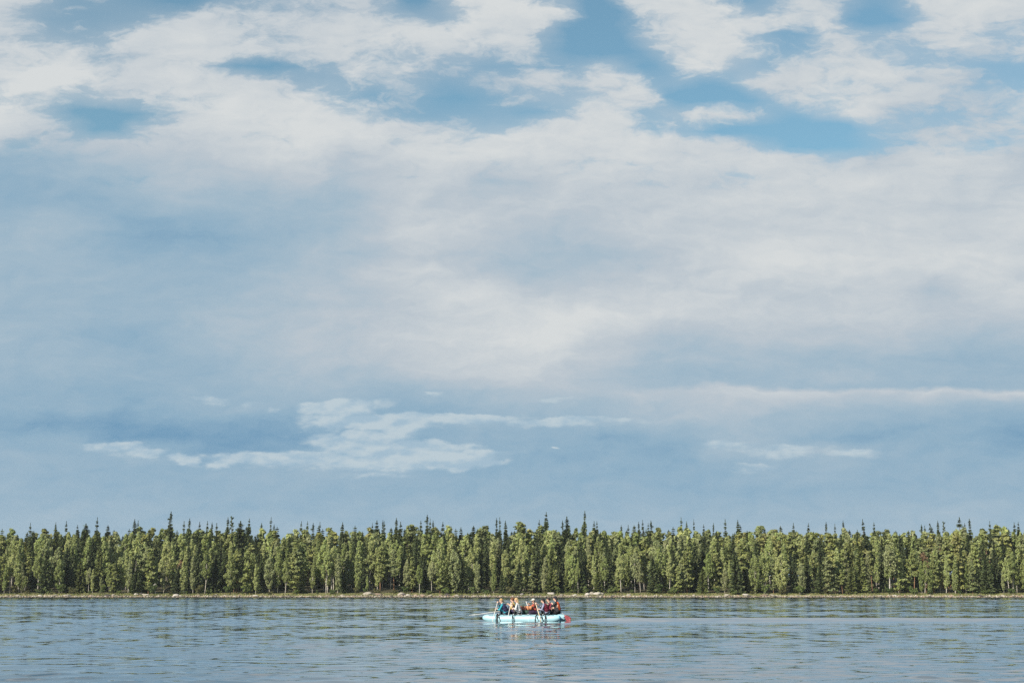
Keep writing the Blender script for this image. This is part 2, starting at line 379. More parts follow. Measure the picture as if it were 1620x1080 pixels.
class MB:
    """Collects simple shapes into one mesh."""
    def __init__(s): s.v = []; s.q = []; s.t = []; s.nv = 0; s.tag = []
    def grid(s, P, close_u=False, cap=False, tag_=0):
        """P: (rows, cols, 3); faces join neighbours; close_u wraps columns; cap fans the first and last row."""
        P = np.asarray(P, dtype=float); r, c = P.shape[:2]
        b = s.nv; s.v.append(P.reshape(-1, 3)); s.nv += r * c
        s.tag += [tag_] * (r * c)
        cc = c if close_u else c - 1
        i, j = np.meshgrid(np.arange(r - 1), np.arange(cc), indexing='ij')
        j2 = (j + 1) % c
        s.q.append(np.stack([b + i * c + j, b + i * c + j2, b + (i + 1) * c + j2, b + (i + 1) * c + j], -1).reshape(-1, 4))
        if cap:
            for row, flip in ((0, True), (r - 1, False)):
                ctr = P[row].mean(0); s.v.append(ctr[None]); ci = s.nv; s.nv += 1; s.tag.append(tag_)
                ids = b + row * c + np.arange(c); nx = np.roll(ids, -1)
                s.t.append(np.stack([nx, ids, np.full(c, ci)] if flip else [ids, nx, np.full(c, ci)], -1))
    def tube(s, pts, rad, n=8, tag_=0, squash=None):
        """Swept tube through pts with a radius for each point."""
        pts = [Vector(p) for p in pts]
        if not hasattr(rad, '__len__'): rad = [rad] * len(pts)
        rows = []; prev = None
        for i, p in enumerate(pts):
            d = (pts[min(i + 1, len(pts) - 1)] - pts[max(i - 1, 0)]).normalized()
            if prev is None:
                a = Vector((0, 0, 1)) if abs(d.z) < 0.9 else Vector((1, 0, 0))
                u = d.cross(a).normalized()
            else:
                u = (prev - d * prev.dot(d)).normalized()
            w = d.cross(u); prev = u
            th = np.arange(n) / n * 2 * math.pi
            rows.append([p + (u * math.cos(t) + w * math.sin(t)) * rad[i] for t in th])
        s.grid(np.array([[tuple(q) for q in r_] for r_ in rows]), True, True, tag_)
    def capsule(s, a, b, ra, rb, n=10, tag_=0, k=4):
        """Tapered capsule with round ends."""
        a, b = Vector(a), Vector(b); d = (b - a); L = max(d.length, 1e-5); d /= L
        pts, rad = [], []
        for i in range(k):
            t = math.pi / 2 * (i + 0.35) / (k - 0.65 + 0.35)
            pts.append(a - d * ra * math.cos(t)); rad.append(ra * math.sin(t))
        for i in range(k):
            t = math.pi / 2 * (i) / (k - 0.65 + 0.35)
            pts.append(b + d * rb * math.sin(t)); rad.append(max(rb * math.cos(t), 0.1 * rb))
        s.tube(pts, rad, n, tag_)
    def ellipsoid(s, c, rx, ry, rz, n=14, m=9, rot=None, tag_=0):
        rows = []
        for i in range(m):
            ph = math.pi * (i + 0.25) / (m - 0.5)
            rows.append([(rx * math.sin(ph) * math.cos(t), ry * math.sin(ph) * math.sin(t), rz * math.cos(ph)) for t in np.arange(n) / n * 2 * math.pi])
        P = np.array(rows)
        if rot is not None: P = P @ np.array(rot).T
        s.grid(P[::-1] + np.array(c), True, True, tag_)
    def box(s, c, size, rot=None, bev=0.0):
        """Box with chamfered long edges."""
        sx, sy, sz = [q / 2 for q in size]; b = min(bev, sx * .9, sy * .9, sz * .9)
        if b <= 0: b = min(sx, sy, sz) * 0.12
        prof = [(sx - b, -sy), (sx, -sy + b), (sx, sy - b), (sx - b, sy), (-sx + b, sy), (-sx, sy - b), (-sx, -sy + b), (-sx + b, -sy)]
        ins = [((abs(x) - b) * (1 if x > 0 else -1), (abs(y) - b) * (1 if y > 0 else -1)) for x, y in prof]
        rows = [[(x, y, -sz) for x, y in ins], [(x, y, -sz + b) for x, y in prof], [(x, y, sz - b) for x, y in prof], [(x, y, sz) for x, y in ins]]
        P = np.array(rows)
        if rot is not None: P = P @ np.array(rot).T
        s.grid(P + np.array(c), True, True)
    def arrays(s):
        v = np.concatenate(s.v); f = []
        if s.q: f.append(np.concatenate(s.q))
        if s.t: f.append(np.concatenate(s.t))
        return v, f
    def mesh(s, name, mat, smooth=True):
        v, f = s.arrays()
        return mesh_np(name, v, f, mat if isinstance(mat, list) else [mat], None, smooth)
    def build(s, name, mat, parent=None, smooth=True, **kw):
        return link(name, s.mesh(name, mat, smooth), parent, **kw)

def quads(c, u, v):
    """Quads with centres c and half axes u, v -> verts, faces."""
    n = len(c)
    V = np.stack([c - u - v, c + u - v, c + u + v, c - u + v], 1).reshape(-1, 3)
    return V, np.arange(n * 4).reshape(n, 4)

def unit(a): return a / np.maximum(np.linalg.norm(a, axis=-1, keepdims=True), 1e-9)

def leaf_cards(c, nrm, size, r):
    """Square-ish leaf sprays at c facing nrm."""
    t = unit(np.cross(nrm, r.normal(size=nrm.shape))); b = np.cross(nrm, t)
    s1 = size * r.uniform(0.75, 1.25, len(c)); s2 = size * r.uniform(0.45, 0.9, len(c))
    return quads(c, t * s1[:, None], b * s2[:, None])

# ------------------------------------------------------------------ terrain and shore
def fbm(x, y, s, o=3):
    return mnoise.fractal(Vector((x * s, y * s, 0.37)), 1.0, 2.0, o)

SHORE_X = np.linspace(-460, 460, 1500)
_sh = np.array([388.0 - 0.028 * x + 1.9 * fbm(x, 1.0, 0.021, 4) + 0.5 * fbm(x, 9.0, 0.16, 2) for x in SHORE_X])
def shore_y(x): return np.interp(x, SHORE_X, _sh)

_hx = np.array([fbm(x, 50.0, 0.012, 3) for x in SHORE_X]); _bh = np.array([fbm(x, 70.0, 0.045, 3) for x in SHORE_X])
def ground_z(x, d):
    """Height at distance d inland from the water's edge."""
    bank = 0.80 + 0.22 * np.interp(x, SHORE_X, _bh)
    z = np.interp(d, [-8, -0.5, 0, 1.2, 4.5, 9.0], [-1.4, -0.16, -0.02, 0.26, 0.54, 0.88]) * np.where(d > 0, bank / 0.8 * 0.9, 1.0)
    hill = 5.6 + 1.3 * np.interp(x, SHORE_X, _hx)
    z = z + hill * np.clip((d - 9) / 52.0, 0, 1) ** 1.05 + np.clip(d - 61, 0, 2000) * 0.006
    return z

def terrain():
    ds = np.concatenate([[-8, -3, -1, -0.5], np.arange(0, 10, 0.42), np.arange(10, 70, 2.5), [80, 110, 180, 350, 600]])
    xs = np.concatenate([[-900, -620], np.linspace(-460, 460, 1000), [620, 900]])
    D, XX = np.meshgrid(ds, xs, indexing='ij')
    SY = shore_y(XX)
    Zz = ground_z(XX, D)
    nz = np.array([[fbm(x, d, 0.9, 2) if (-1 < d < 12 and abs(x) < 190) else 0.0 for x in xs] for d in ds])
    Zz = Zz + nz * 0.10 * np.clip((D + 0.3), 0, 1)
    P = np.stack([XX, SY + D, Zz], -1)
    b = MB(); b.grid(P)
    return b

m, gg = new_mat('shore_ground')
geo = gg.n('ShaderNodeNewGeometry'); P_ = geo.outputs['Position']
px_, py_, pz_ = gg.sep(P_)
na = gg.noise(P_, 0.35, 4, 0.6); nb = gg.noise(P_, 3.0, 5, 0.65); nc = gg.noise(P_, 0.09, 3, 0.5)
stone = gg.ramp(nb, [(0.3, (0.09, 0.075, 0.055)), (0.5, (0.20, 0.16, 0.115)), (0.72, (0.30, 0.25, 0.19))])
grass = gg.ramp(nb, [(0.3, (0.09, 0.10, 0.035)), (0.5, (0.18, 0.175, 0.07)), (0.7, (0.26, 0.235, 0.11))])
wet = gg.ramp(nb, [(0.3, (0.018, 0.016, 0.013)), (0.7, (0.05, 0.042, 0.033))])
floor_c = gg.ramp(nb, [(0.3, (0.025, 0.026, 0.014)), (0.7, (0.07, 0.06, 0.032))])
zz = gg.add(pz_, gg.mul(gg.sub(na, 0.5), 0.55))
c = gg.mix(gg.rng(zz, 0.24, 0.46), stone, grass)
c = gg.mix(gg.rng(gg.add(pz_, gg.mul(gg.sub(nb, 0.5), 0.16)), 0.10, 0.17), wet, c)
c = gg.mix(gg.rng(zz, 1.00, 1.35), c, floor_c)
M['ground'] = finish(m, gg, principled(gg, c, 0.95, bump(gg, nb, 0.8, 0.1), 0.2))
tag(terrain().build('lakeshore_ground', M['ground']), 'low stony grassy shore rising into the forested bank', 'shore', kind='structure')

# ------------------------------------------------------------------ lake
WAVE = 0.00145
def lake():
    rows = [4.0]
    while rows[-1] < 425: rows.append(rows[-1] + min(rows[-1] * 0.0034, 0.30))
    ys = np.array(rows)
    cs = np.concatenate([np.linspace(-1.15, -0.44, 16)[:-1], np.linspace(-0.44, 0.44, 225), np.linspace(0.44, 1.15, 16)[1:]])
    YY, CC = np.meshgrid(ys, cs, indexing='ij')
    XX = YY * CC
    r = np.random.default_rng(5)
    H = np.zeros_like(XX); DX = np.zeros_like(XX); DY = np.zeros_like(XX)
    dy = np.minimum(YY * 0.0034, 0.30)
    n = 90
    lam = np.exp(r.uniform(math.log(0.38), math.log(1.5), n))
    wind = R(96)
    for i in range(n):
        a = wind + r.normal() * R(30)
        kx, ky = math.cos(a), math.sin(a)
        kk = 2 * math.pi / lam[i]
        amp = WAVE * lam[i] * (lam[i] / 0.55 if lam[i] < 0.55 else 1.0 if lam[i] < 1.0 else (1.0 / lam[i]) ** 1.2)
        fade = np.clip((lam[i] / dy - 2.2) / 2.0, 0, 1)
        ph = kk * (kx * XX + ky * YY) + r.uniform(0, 6.28)
        H += amp * fade * np.sin(ph)
        cph = amp * fade * np.cos(ph) * 1.5
        DX += cph * kx; DY += cph * ky
    # gusts: slicks and livelier patches
    gust = np.zeros_like(XX)
    for i in range(14):
        a = r.uniform(0, 6.28); L = np.exp(r.uniform(math.log(9), math.log(60)))
        gust += np.sin(2 * math.pi / L * (math.cos(a) * XX * 0.35 + math.sin(a) * YY) + r.uniform(0, 6.28))
    gust = 1.0 + 0.26 * gust / math.sqrt(7)
    gust = np.clip(gust, 0.45, 1.7) * np.interp(YY, [15, 40, 75, 120, 240], [0.85, 1.0, 1.2, 2.1, 3.2])     # sheltered water close in, more wind further out
    # low swell of the wake, spreading astern of the raft
    tw = YY - (72.6 - 0.012 * XX) + 0.5 * np.sin(XX * 0.31) + 0.3 * np.sin(XX * 0.83 + 1.0)
    on = np.clip((XX - 2.4) / 2.5, 0, 1) * np.clip((60 - XX) / 20, 0, 1)
    swell = np.where(tw < 0, np.clip(1 + tw / 2.6, 0, 1) ** 1.2, np.clip(1 - tw / 3.2, 0, 1) ** 2) * on
    gust = gust * (1 - 0.85 * np.clip(1 - np.abs(tw + 0.8) / 2.8, 0, 1) * on)
    H *= gust; DX *= gust; DY *= gust
    d = YY - shore_y(XX)
    near = np.clip(-d / 5.0, 0.25, 1)
    P = np.stack([XX + DX * near, YY + DY * near, H * near + 0.20 * swell], -1)
    b = MB(); b.grid(P)
    # open water behind the viewer
    b.grid(np.array([[[-400, -300, 0.0], [400, -300, 0.0]], [[-400, 3.9, 0.0], [400, 3.9, 0.0]]]))
    b.grid(np.array([[[-900, 3.9, -0.06], [-40, 3.9, -0.06]], [[-900, 480, -0.06], [-380, 480, -0.06]]]))
    b.grid(np.array([[[40, 3.9, -0.06], [900, 3.9, -0.06]], [[380, 480, -0.06], [900, 480, -0.06]]]))
    return b

m, gg = new_mat('lake_water')
P_ = gg.n('ShaderNodeNewGeometry'); pos = P_.outputs['Position']; nor = P_.outputs['Normal']
mp = gg.n('ShaderNodeMapping'); gg.put(mp.inputs[0], pos); mp.inputs['Scale'].default_value = (0.62, 1.0, 1.0)
r1 = gg.n('ShaderNodeVectorMath', operation='SUBTRACT'); gg.put(r1.inputs[0], gg.noise(mp.outputs[0], 1.25, 3, 0.55, color=True)); r1.inputs[1].default_value = (0.5, 0.5, 0.5)
r2 = gg.n('ShaderNodeVectorMath', operation='SUBTRACT'); gg.put(r2.inputs[0], gg.noise(mp.outputs[0], 5.5, 3, 0.6, color=True)); r2.inputs[1].default_value = (0.5, 0.5, 0.5)
s1 = gg.n('ShaderNodeVectorMath', operation='MULTIPLY'); gg.put(s1.inputs[0], r1.outputs[0]); s1.inputs[1].default_value = (0.035, 0.085, 0)
s2 = gg.n('ShaderNodeVectorMath', operation='MULTIPLY'); gg.put(s2.inputs[0], r2.outputs[0]); s2.inputs[1].default_value = (0.02, 0.035, 0)
sm = gg.n('ShaderNodeVectorMath', operation='ADD'); gg.put(sm.inputs[0], s1.outputs[0]); gg.put(sm.inputs[1], s2.outputs[0])
# wind lanes stretched along the lake
mp2 = gg.n('ShaderNodeMapping'); gg.put(mp2.inputs[0], pos); mp2.inputs['Scale'].default_value = (0.012, 0.075, 1.0)
lane = gg.rng(gg.noise(mp2.outputs[0], 1.0, 3, 0.55), 0.36, 0.66, 0.45, 1.35)
sl = gg.n('ShaderNodeVectorMath', operation='SCALE'); gg.put(sl.inputs[0], sm.outputs[0]); gg.put(sl.inputs['Scale'], lane)
na_ = gg.n('ShaderNodeVectorMath', operation='ADD'); gg.put(na_.inputs[0], nor); gg.put(na_.inputs[1], sl.outputs[0])
nn = gg.n('ShaderNodeVectorMath', operation='NORMALIZE'); gg.put(nn.inputs[0], na_.outputs[0])
body = gg.mix(gg.noise(pos, 0.05, 2), (0.004, 0.021, 0.037, 1), (0.007, 0.027, 0.045, 1))
M['water'] = finish(m, gg, principled(gg, body, 0.05, nn.outputs[0], 0.5, **{'IOR': 1.333, 'Coat Weight': 0.6, 'Coat IOR': 1.333, 'Coat Roughness': 0.05, 'Coat Normal': nn.outputs[0]}))
tag(lake().build('lake_water', M['water']), 'rippled blue-grey lake water reaching to the far shore', 'water', kind='structure')


# ------------------------------------------------------------------ trees
class Tree:
    """Arrays of one tree model: trunk (tubes) and crown (leaf sprays)."""
    def __init__(s): s.wood = MB(); s.cv = []; s.cn = 0; s.cf = []
    def cards(s, V, F): s.cv.append(V); s.cf.append(F + s.cn); s.cn += len(V)
    def crown(s): return np.concatenate(s.cv), np.concatenate(s.cf)

def limb(T, p0, p1, r0, r1, sag=0.0, n=4):
    pts = []
    for i in range(4):
        t = i / 3
        p = Vector(p0).lerp(Vector(p1), t); p.z += sag * math.sin(t * math.pi)
        pts.append(p)
    T.wood.tube(pts, [r0 + (r1 - r0) * i / 3 for i in range(4)], n)

def stem(T, H, r0, r, lean=0.02, bend=0.12, n=7):
    ph = r.uniform(0, 6.28); pts = []; rad = []
    for i in range(8):
        t = i / 7
        pts.append((H * lean * t * math.cos(ph) + bend * math.sin(t * 5 + ph), H * lean * t * math.sin(ph) + bend * math.cos(t * 4 + ph) - bend * math.cos(ph) * (1 - t), H * t - 0.25 * (1 - t)))
        rad.append(r0 * (1 - t) ** 0.8 + 0.015)
    T.wood.tube(pts, rad, n)
    P = np.array(pts)
    return lambda t: np.array([np.interp(t, np.linspace(0, 1, 8), P[:, k_]) for k_ in range(3)])

def birch(seed, H=12.0, Rc=1.9, base=0.22, n_clump=46, leaves=44, size=0.24, narrow=1.0, round_top=0.0):
    r = np.random.default_rng(seed); T = Tree()
    ax = stem(T, H * 0.96, 0.13 * H / 12, r, 0.03, 0.16)
    for i in range(n_clump):
        t = base + (1 - base) * (i + r.uniform(0, 1)) / n_clump
        q = (t - base) / (1 - base)
        env = (math.sin(math.pi * min(1, q * 0.86 + 0.14) ** (1.05 - 0.25 * round_top))) ** (0.75) * Rc * narrow
        if narrow < 0.9: env = Rc * narrow * min(1.0, 0.35 + 2.2 * q) * (1 - q) ** 0.62
        a = r.uniform(0, 6.28); d = env * math.sqrt(r.uniform(0.12, 1.0)) * r.uniform(0.7, 1.12)
        c = ax(min(t, 0.99)) + np.array([math.cos(a) * d, math.sin(a) * d, r.normal() * 0.2])
        cr = r.uniform(0.36, 0.74) * (0.6 + 0.45 * env / (Rc * narrow + 1e-6)) * (Rc / 1.9) ** 0.5
        if i % 3 == 0: limb(T, ax(max(0.05, t - 0.10 - 0.05 * d)), c, 0.045, 0.012, 0.1)
        k_ = int(leaves * r.uniform(0.6, 1.4))
        dirs = unit(r.normal(size=(k_, 3)) * np.array([1, 1, 0.85]) + np.array([0, 0, 0.12]))
        rad = cr * r.uniform(0.35, 1.0, k_) ** 0.5
        pos = c + dirs * rad[:, None] * np.array([1, 1, 1.25])
        nrm = unit(dirs * 0.9 + r.normal(size=(k_, 3)) * 0.55 + np.array([0, 0, 0.15]))
        T.cards(*leaf_cards(pos, nrm, size, r))
    return T

def spruce(seed, H=15.0, Rc=1.6, base=0.08, gap=0.42, per=7, droop=0.32, ragged=0.15, size=1.0, sparse_top=0.0, power=0.85):
    r = np.random.default_rng(seed); T = Tree()
    ax = stem(T, H, 0.16 * H / 15, r, 0.006, 0.04, 6)
    z = base * H
    while z < H * 0.985:
        t = z / H
        q = (1 - t) / (1 - base)
        L0 = Rc * q ** power + 0.24
        if r.uniform() < ragged: L0 *= r.uniform(0.45, 0.8)
        nb = max(5, int(per * (0.6 + 0.5 * q)))
        if t > 0.75 and r.uniform() < sparse_top: z += gap * 0.7; continue
        a0 = r.uniform(0, 6.28)
        o = ax(t)
        for b_ in range(nb):
            a = a0 + 6.283 * b_ / nb + r.normal() * 0.25
            L = L0 * r.uniform(0.72, 1.15)
            dr = droop * (0.35 + 0.9 * q) + r.normal() * 0.06
            ns = max(2, int(2 + L / 0.34))
            s_ = (np.arange(ns) + r.uniform(0.3, 0.8)) / ns
            hx = s_ * L
            dz = -dr * hx + 0.16 * hx ** 2 / max(L, 0.3)
            pos = np.stack([o[0] + hx * math.cos(a), o[1] + hx * math.sin(a), o[2] + dz], -1) + r.normal(size=(ns, 3)) * 0.05
            out = np.array([math.cos(a), math.sin(a), -dr]); side = np.array([-math.sin(a), math.cos(a), 0.0])
            u = unit(np.tile(out, (ns, 1)) + r.normal(size=(ns, 3)) * 0.16)
            v = unit(np.tile(side, (ns, 1)) + r.normal(size=(ns, 3)) * 0.30 + np.array([0, 0, -0.25]) * r.choice([-1, 1], (ns, 1)))
            wid = (0.30 * (1 - s_ * 0.5) * (0.68 + 0.40 * q)) * size
            T.cards(*quads(pos, u * (0.28 * size * (0.72 + 0.4 * q)), v * wid[:, None]))
            # hanging twigs under the bough
            if L > 0.5:
                pos2 = pos + np.array([0, 0, -0.10]); v2 = unit(np.array([[0, 0, -1.0]]) + r.normal(size=(ns, 3)) * 0.25)
                T.cards(*quads(pos2 + v2 * 0.10, u * 0.22 * size, v2 * 0.15 * size))
            if b_ % 3 == 0 and q > 0.3: limb(T, o, pos[-1], 0.022, 0.006)
        z += gap * (0.55 + 0.6 * q) * r.uniform(0.85, 1.2)
    # leader
    tp = ax(1.0)
    zz_ = np.linspace(H * 0.965, H * 1.01, 5)
    for k_ in range(3):
        a = k_ * 2.1
        c_ = np.stack([np.full(5, tp[0]), np.full(5, tp[1]), zz_], -1)
        T.cards(*quads(c_, np.tile([0, 0, 0.12], (5, 1)), np.tile([math.cos(a) * 0.10, math.sin(a) * 0.10, 0], (5, 1))))
    return T

def pine(seed, H=13.0, Rc=2.0, base=0.42, n_pad=26, leaves=46, flat=0.42, size=0.25, cone=0.0):
    r = np.random.default_rng(seed); T = Tree()
    ax = stem(T, H * 0.97, 0.15 * H / 13, r, 0.025, 0.14)
    for i in range(n_pad):
        t = base + (1 - base) * (i + r.uniform(0.1, 0.9)) / n_pad
        q = (t - base) / (1 - base)
        dome = math.sin(math.pi * (0.22 + 0.74 * q)) ** 0.7; con = (1 - q) ** 0.8 + 0.12
        env = Rc * (dome * (1 - cone) + con * cone)
        a = r.uniform(0, 6.28); d = env * r.uniform(0.25, 1.0)
        o = ax(min(t - 0.015, 0.99))
        c = o + np.array([math.cos(a) * d, math.sin(a) * d, 0.15 + 0.12 * d * r.uniform(-0.6, 1.0)])
        cr = r.uniform(0.55, 0.95) * (0.6 + 0.4 * env / Rc)
        limb(T, o, c, 0.05, 0.014, 0.05)
        k_ = int(leaves * r.uniform(0.7, 1.3))
        dirs = unit(r.normal(size=(k_, 3)))
        pos = c + dirs * (cr * r.uniform(0.3, 1.0, k_) ** 0.5)[:, None] * np.array([1.1, 1.1, flat])
        # pads stretch along the bough
        pos += np.outer(r.uniform(-0.8, 0.25, k_) * min(d, 1.4), [math.cos(a), math.sin(a), -0.05])
        nrm = unit(dirs * 0.6 + r.normal(size=(k_, 3)) * 0.5 + np.array([0, 0, 0.6]))
        T.cards(*leaf_cards(pos, nrm, size, r))
    return T

def shrub(seed, H=2.0, Rc=1.2):
    r = np.random.default_rng(seed); T = Tree()
    for i in range(7):
        a = r.uniform(0, 6.28); d = Rc * r.uniform(0.2, 0.8); h = H * r.uniform(0.35, 0.85)
        c = np.array([math.cos(a) * d, math.sin(a) * d, h])
        limb(T, (0.1 * math.cos(a), 0.1 * math.sin(a), -0.1), c, 0.03, 0.01)
        k_ = 42
        dirs = unit(r.normal(size=(k_, 3)))
        pos = c + dirs * (0.55 * Rc * r.uniform(0.2, 1, k_) ** 0.5)[:, None] * np.array([1, 1, 0.8])
        pos[:, 2] = np.maximum(pos[:, 2], 0.02)
        T.cards(*leaf_cards(pos, unit(dirs + r.normal(size=(k_, 3)) * 0.5 + np.array([0, 0, .2])), 0.17, r))
    return T

def snag(seed, H=15.0, hooked=True):
    """Thin half-bare spruce: stubs and a few ragged sprays."""
    r = np.random.default_rng(seed); T = Tree()
    ax = stem(T, H, 0.15, r, 0.008, 0.06, 6)
    for i in range(46):
        t = 0.25 + 0.75 * (i + r.uniform()) / 46
        o = ax(min(t, .99)); a = r.uniform(0, 6.28); L = (1.5 * (1 - t) + 0.45) * r.uniform(0.5, 1.2)
        e = o + np.array([math.cos(a) * L, math.sin(a) * L, r.uniform(-0.25, 0.3)])
        limb(T, o, e, 0.03, 0.012)
        ns = 7
        s_ = r.uniform(0.35, 1.0, ns)[:, None]
        pos = o + (e - o) * s_ + r.normal(size=(ns, 3)) * 0.10
        T.cards(*leaf_cards(pos, unit(r.normal(size=(ns, 3))), 0.20, r))
    return T

def bake(T, name, bark, leaf):
    return T.wood.mesh(name + '_trunk', bark, True), mesh_np(name + '_crown', *T.crown(), [leaf])

ROUND = [birch(100 + i, 12, 2.0 + 0.25 * (i % 3), 0.20 + 0.06 * (i % 2), 80, 42, 0.185, 1.0, i % 2) for i in range(5)]
SLIM = [birch(200 + i, 12, 1.9, 0.14 + 0.06 * (i % 2), 76, 38, 0.175, 0.72) for i in range(4)]
TALLB = [birch(300 + i, 13, 1.9, 0.42, 62, 42, 0.185, 0.95, 1) for i in range(3)]
SPR = [spruce(400 + i, 15, 1.45 + 0.2 * (i % 3), 0.06, 0.42, 7, 0.32, 0.15) for i in range(5)]
SPIRE = [spruce(500 + i, 17, 1.15 + 0.12 * (i % 3), 0.10, 0.44, 6, 0.42, 0.35, 0.95, 0.25, 0.72) for i in range(5)]
SPRW = [spruce(600 + i, 12, 2.3, 0.04, 0.46, 8, 0.10, 0.12, 1.15) for i in range(3)]
PINE = [pine(700 + i, 13, 1.9 + 0.3 * (i % 2), 0.40, 28, 46) for i in range(4)]
PINEC = [pine(800 + i, 11, 2.1, 0.14, 34, 46, 0.36, 0.25, 0.75) for i in range(3)]
SNAG = [snag(900 + i, 16) for i in range(2)]
BUSH = [shrub(950 + i, 1.7 + 0.4 * i, 1.2) for i in range(3)]
MODELS = {}
for nm, lst, bark, leaf in (('round', ROUND, 'birch_bark', 'leaf'), ('slim', SLIM, 'birch_bark', 'leaf'), ('tall', TALLB, 'birch_bark', 'leaf'),
                            ('spruce', SPR, 'spruce_bark', 'needle'), ('spire', SPIRE, 'spruce_bark', 'needle'), ('wide', SPRW, 'spruce_bark', 'needle'),
                            ('pine', PINE, 'pine_bark', 'needle'), ('pinec', PINEC, 'pine_bark', 'needle'), ('snag', SNAG, 'spruce_bark', 'needle'), ('bush', BUSH, 'birch_bark', 'leaf')):
    MODELS[nm] = [bake(T, nm, M[bark], M[leaf]) for T in lst]
HEIGHT = dict(round=12, slim=12, tall=13, spruce=15, spire=17, wide=12, pine=13, pinec=11, snag=16, bush=2.0)
SPECIES = dict(round='birch', slim='birch', tall='birch', spruce='spruce', spire='spruce', wide='spruce', pine='pine', pinec='pine', snag='spruce', bush='shrub')
TONES = {   # name -> base colour of the foliage
    'birch': {'pale green': (0.325, 0.360, 0.142), 'fresh green': (0.268, 0.310, 0.114), 'mid green': (0.210, 0.250, 0.086), 'greyish green': (0.285, 0.310, 0.148)},
    'spruce': {'dark green': (0.074, 0.095, 0.044), 'olive': (0.152, 0.176, 0.062), 'deep green': (0.098, 0.122, 0.052)},
    'pine': {'olive': (0.205, 0.228, 0.080), 'grey-green': (0.178, 0.202, 0.088), 'rusty brown': (0.210, 0.140, 0.080), 'yellowish': (0.245, 0.250, 0.086)},
    'shrub': {'fresh green': (0.120, 0.155, 0.050), 'mid green': (0.080, 0.110, 0.038), 'dull olive': (0.105, 0.105, 0.045)}}

PLACED = []     # (record of every single tree)
def plant(model, x, Y, height, tone, row, var=None, width=1.0, label=None, lean=(0, 0)):
    sp = SPECIES[model]; lst = MODELS[model]
    v = (len(PLACED) * 7 + 3) % len(lst) if var is None else var
    d = Y - float(shore_y(x)); z = float(ground_z(x, d)) - 0.05
    s = height / HEIGHT[model]
    o = bpy.data.objects.new(('%s_tree' % sp) if sp != 'shrub' else 'shrub', None); COL.objects.link(o)
    o.empty_display_size = 0.5
    o.location = (x, Y, z); o.rotation_euler = (lean[0] + random.gauss(0, 0.012), lean[1] + random.gauss(0, 0.018), random.uniform(0, 6.28))
    ws = s * width * 0.84 if sp != 'spruce' else (0.45 + 0.55 * s) * width
    o.scale = (ws, ws, s)
    tr, cr = lst[v]
    a = link('trunk' if sp != 'shrub' else 'stem', tr, o)
    b = link('crown' if sp != 'shrub' else 'foliage', cr, o)
    c = TONES[sp][tone]; j = random.uniform(0.88, 1.12)
    b.color = (c[0] * j, c[1] * j * random.uniform(0.97, 1.03), c[2] * j, 1)
    PLACED.append(dict(o=o, sp=sp, tone=tone, row=row, px=px_of(x, Y), Y=Y, label=label, h=height, model=model))
    return o

def plant_px(model, px, top, Y, tone, row, **kw):
    """A tree whose tip shows at (px, top)."""
    p = at(px, top, Y); x = p.x
    z = float(ground_z(x, Y - float(shore_y(x))))
    return plant(model, x, Y, p.z - z, tone, row, **kw)

# landmark trees
def shore_at(px):
    Y = 388.0
    for _ in range(4):
        x = at(px, 940, Y).x; Y = float(shore_y(x))
    return x, Y
def front_px(px, d, model, top, tone, **kw):
    x, Y = shore_at(px); return plant_px(model, px, top, Y + d, tone, 'front', **kw)

front_px(96, 9.5, 'tall', 882, 'fresh green', label='birch with one straight white trunk standing clear of the dark wood edge')
front_px(327, 11, 'tall', 868, 'mid green', label='birch with a long bare grey-white trunk between olive conifers')
front_px(914, 9.0, 'tall', 885, 'mid green', width=0.6, label='slender birch whose bare white pole rises behind the stern of the raft')
front_px(1405, 9.0, 'tall', 858, 'greyish green', width=1.15, label='large birch with a thick pale forked trunk on the grassy shore')
front_px(1420, 9.6, 'slim', 893, 'fresh green', width=0.6)

SKYLINE = [(50, 829), (87, 828), (104, 826), (124, 832), (137, 830), (154, 820), (214, 823), (219, 825), (266, 824), (270, 811), (292, 826), (298, 822),
    (316, 827), (328, 826), (336, 828), (344, 829), (361, 820), (381, 826), (394, 822), (413, 829), (426, 820), (433, 831), (475, 826), (486, 826), (496, 829),
    (505, 827), (540, 828), (590, 829), (598, 825), (606, 824), (609, 826), (627, 821), (635, 827), (666, 825), (676, 816), (680, 822), (686, 825), (698, 827), (714, 834),
    (785, 821), (793, 820), (800, 825), (851, 824), (864, 812), (891, 825), (897, 819), (923, 810), (939, 826), (945, 826), (983, 832), (993, 832), (1010, 827), (1016, 824),
    (1026, 829), (1032, 825), (1079, 820), (1084, 826), (1097, 823), (1115, 831), (1127, 829), (1147, 823), (1166, 824), (1255, 829), (1275, 829), (1303, 827), (1320, 830),
    (1335, 825), (1367, 823), (1383, 828), (1457, 831), (1464, 833), (1485, 825), (1517, 820), (1525, 829), (1535, 822), (1564, 826), (1576, 830), (1603, 828), (1610, 827)]
SPECIAL = {270: 'ragged dark spruce spire rising well above its neighbours over the pale birches', 923: 'very tall thin spruce spire on the skyline beyond the stern of the raft',
           864: 'needle-topped tall spruce on the skyline above the middle of the raft', 154: 'tall narrow dark spruce standing alone above the pale birch canopy',
           676: 'thin sharp spruce tip, the highest of a close trio on the skyline', 1517: 'broad dark spruce jutting above the pine canopy beyond the forked birch',
           381: 'broad bushy spruce on the skyline beside the ragged half-bare one', 897: 'full dark spruce on the skyline close to the very tall thin spire',
           1079: 'tall spruce with a thin sparse top on the skyline over dense green pines', 627: 'well shaped spruce with a stepped tip above a rounded pine crown'}
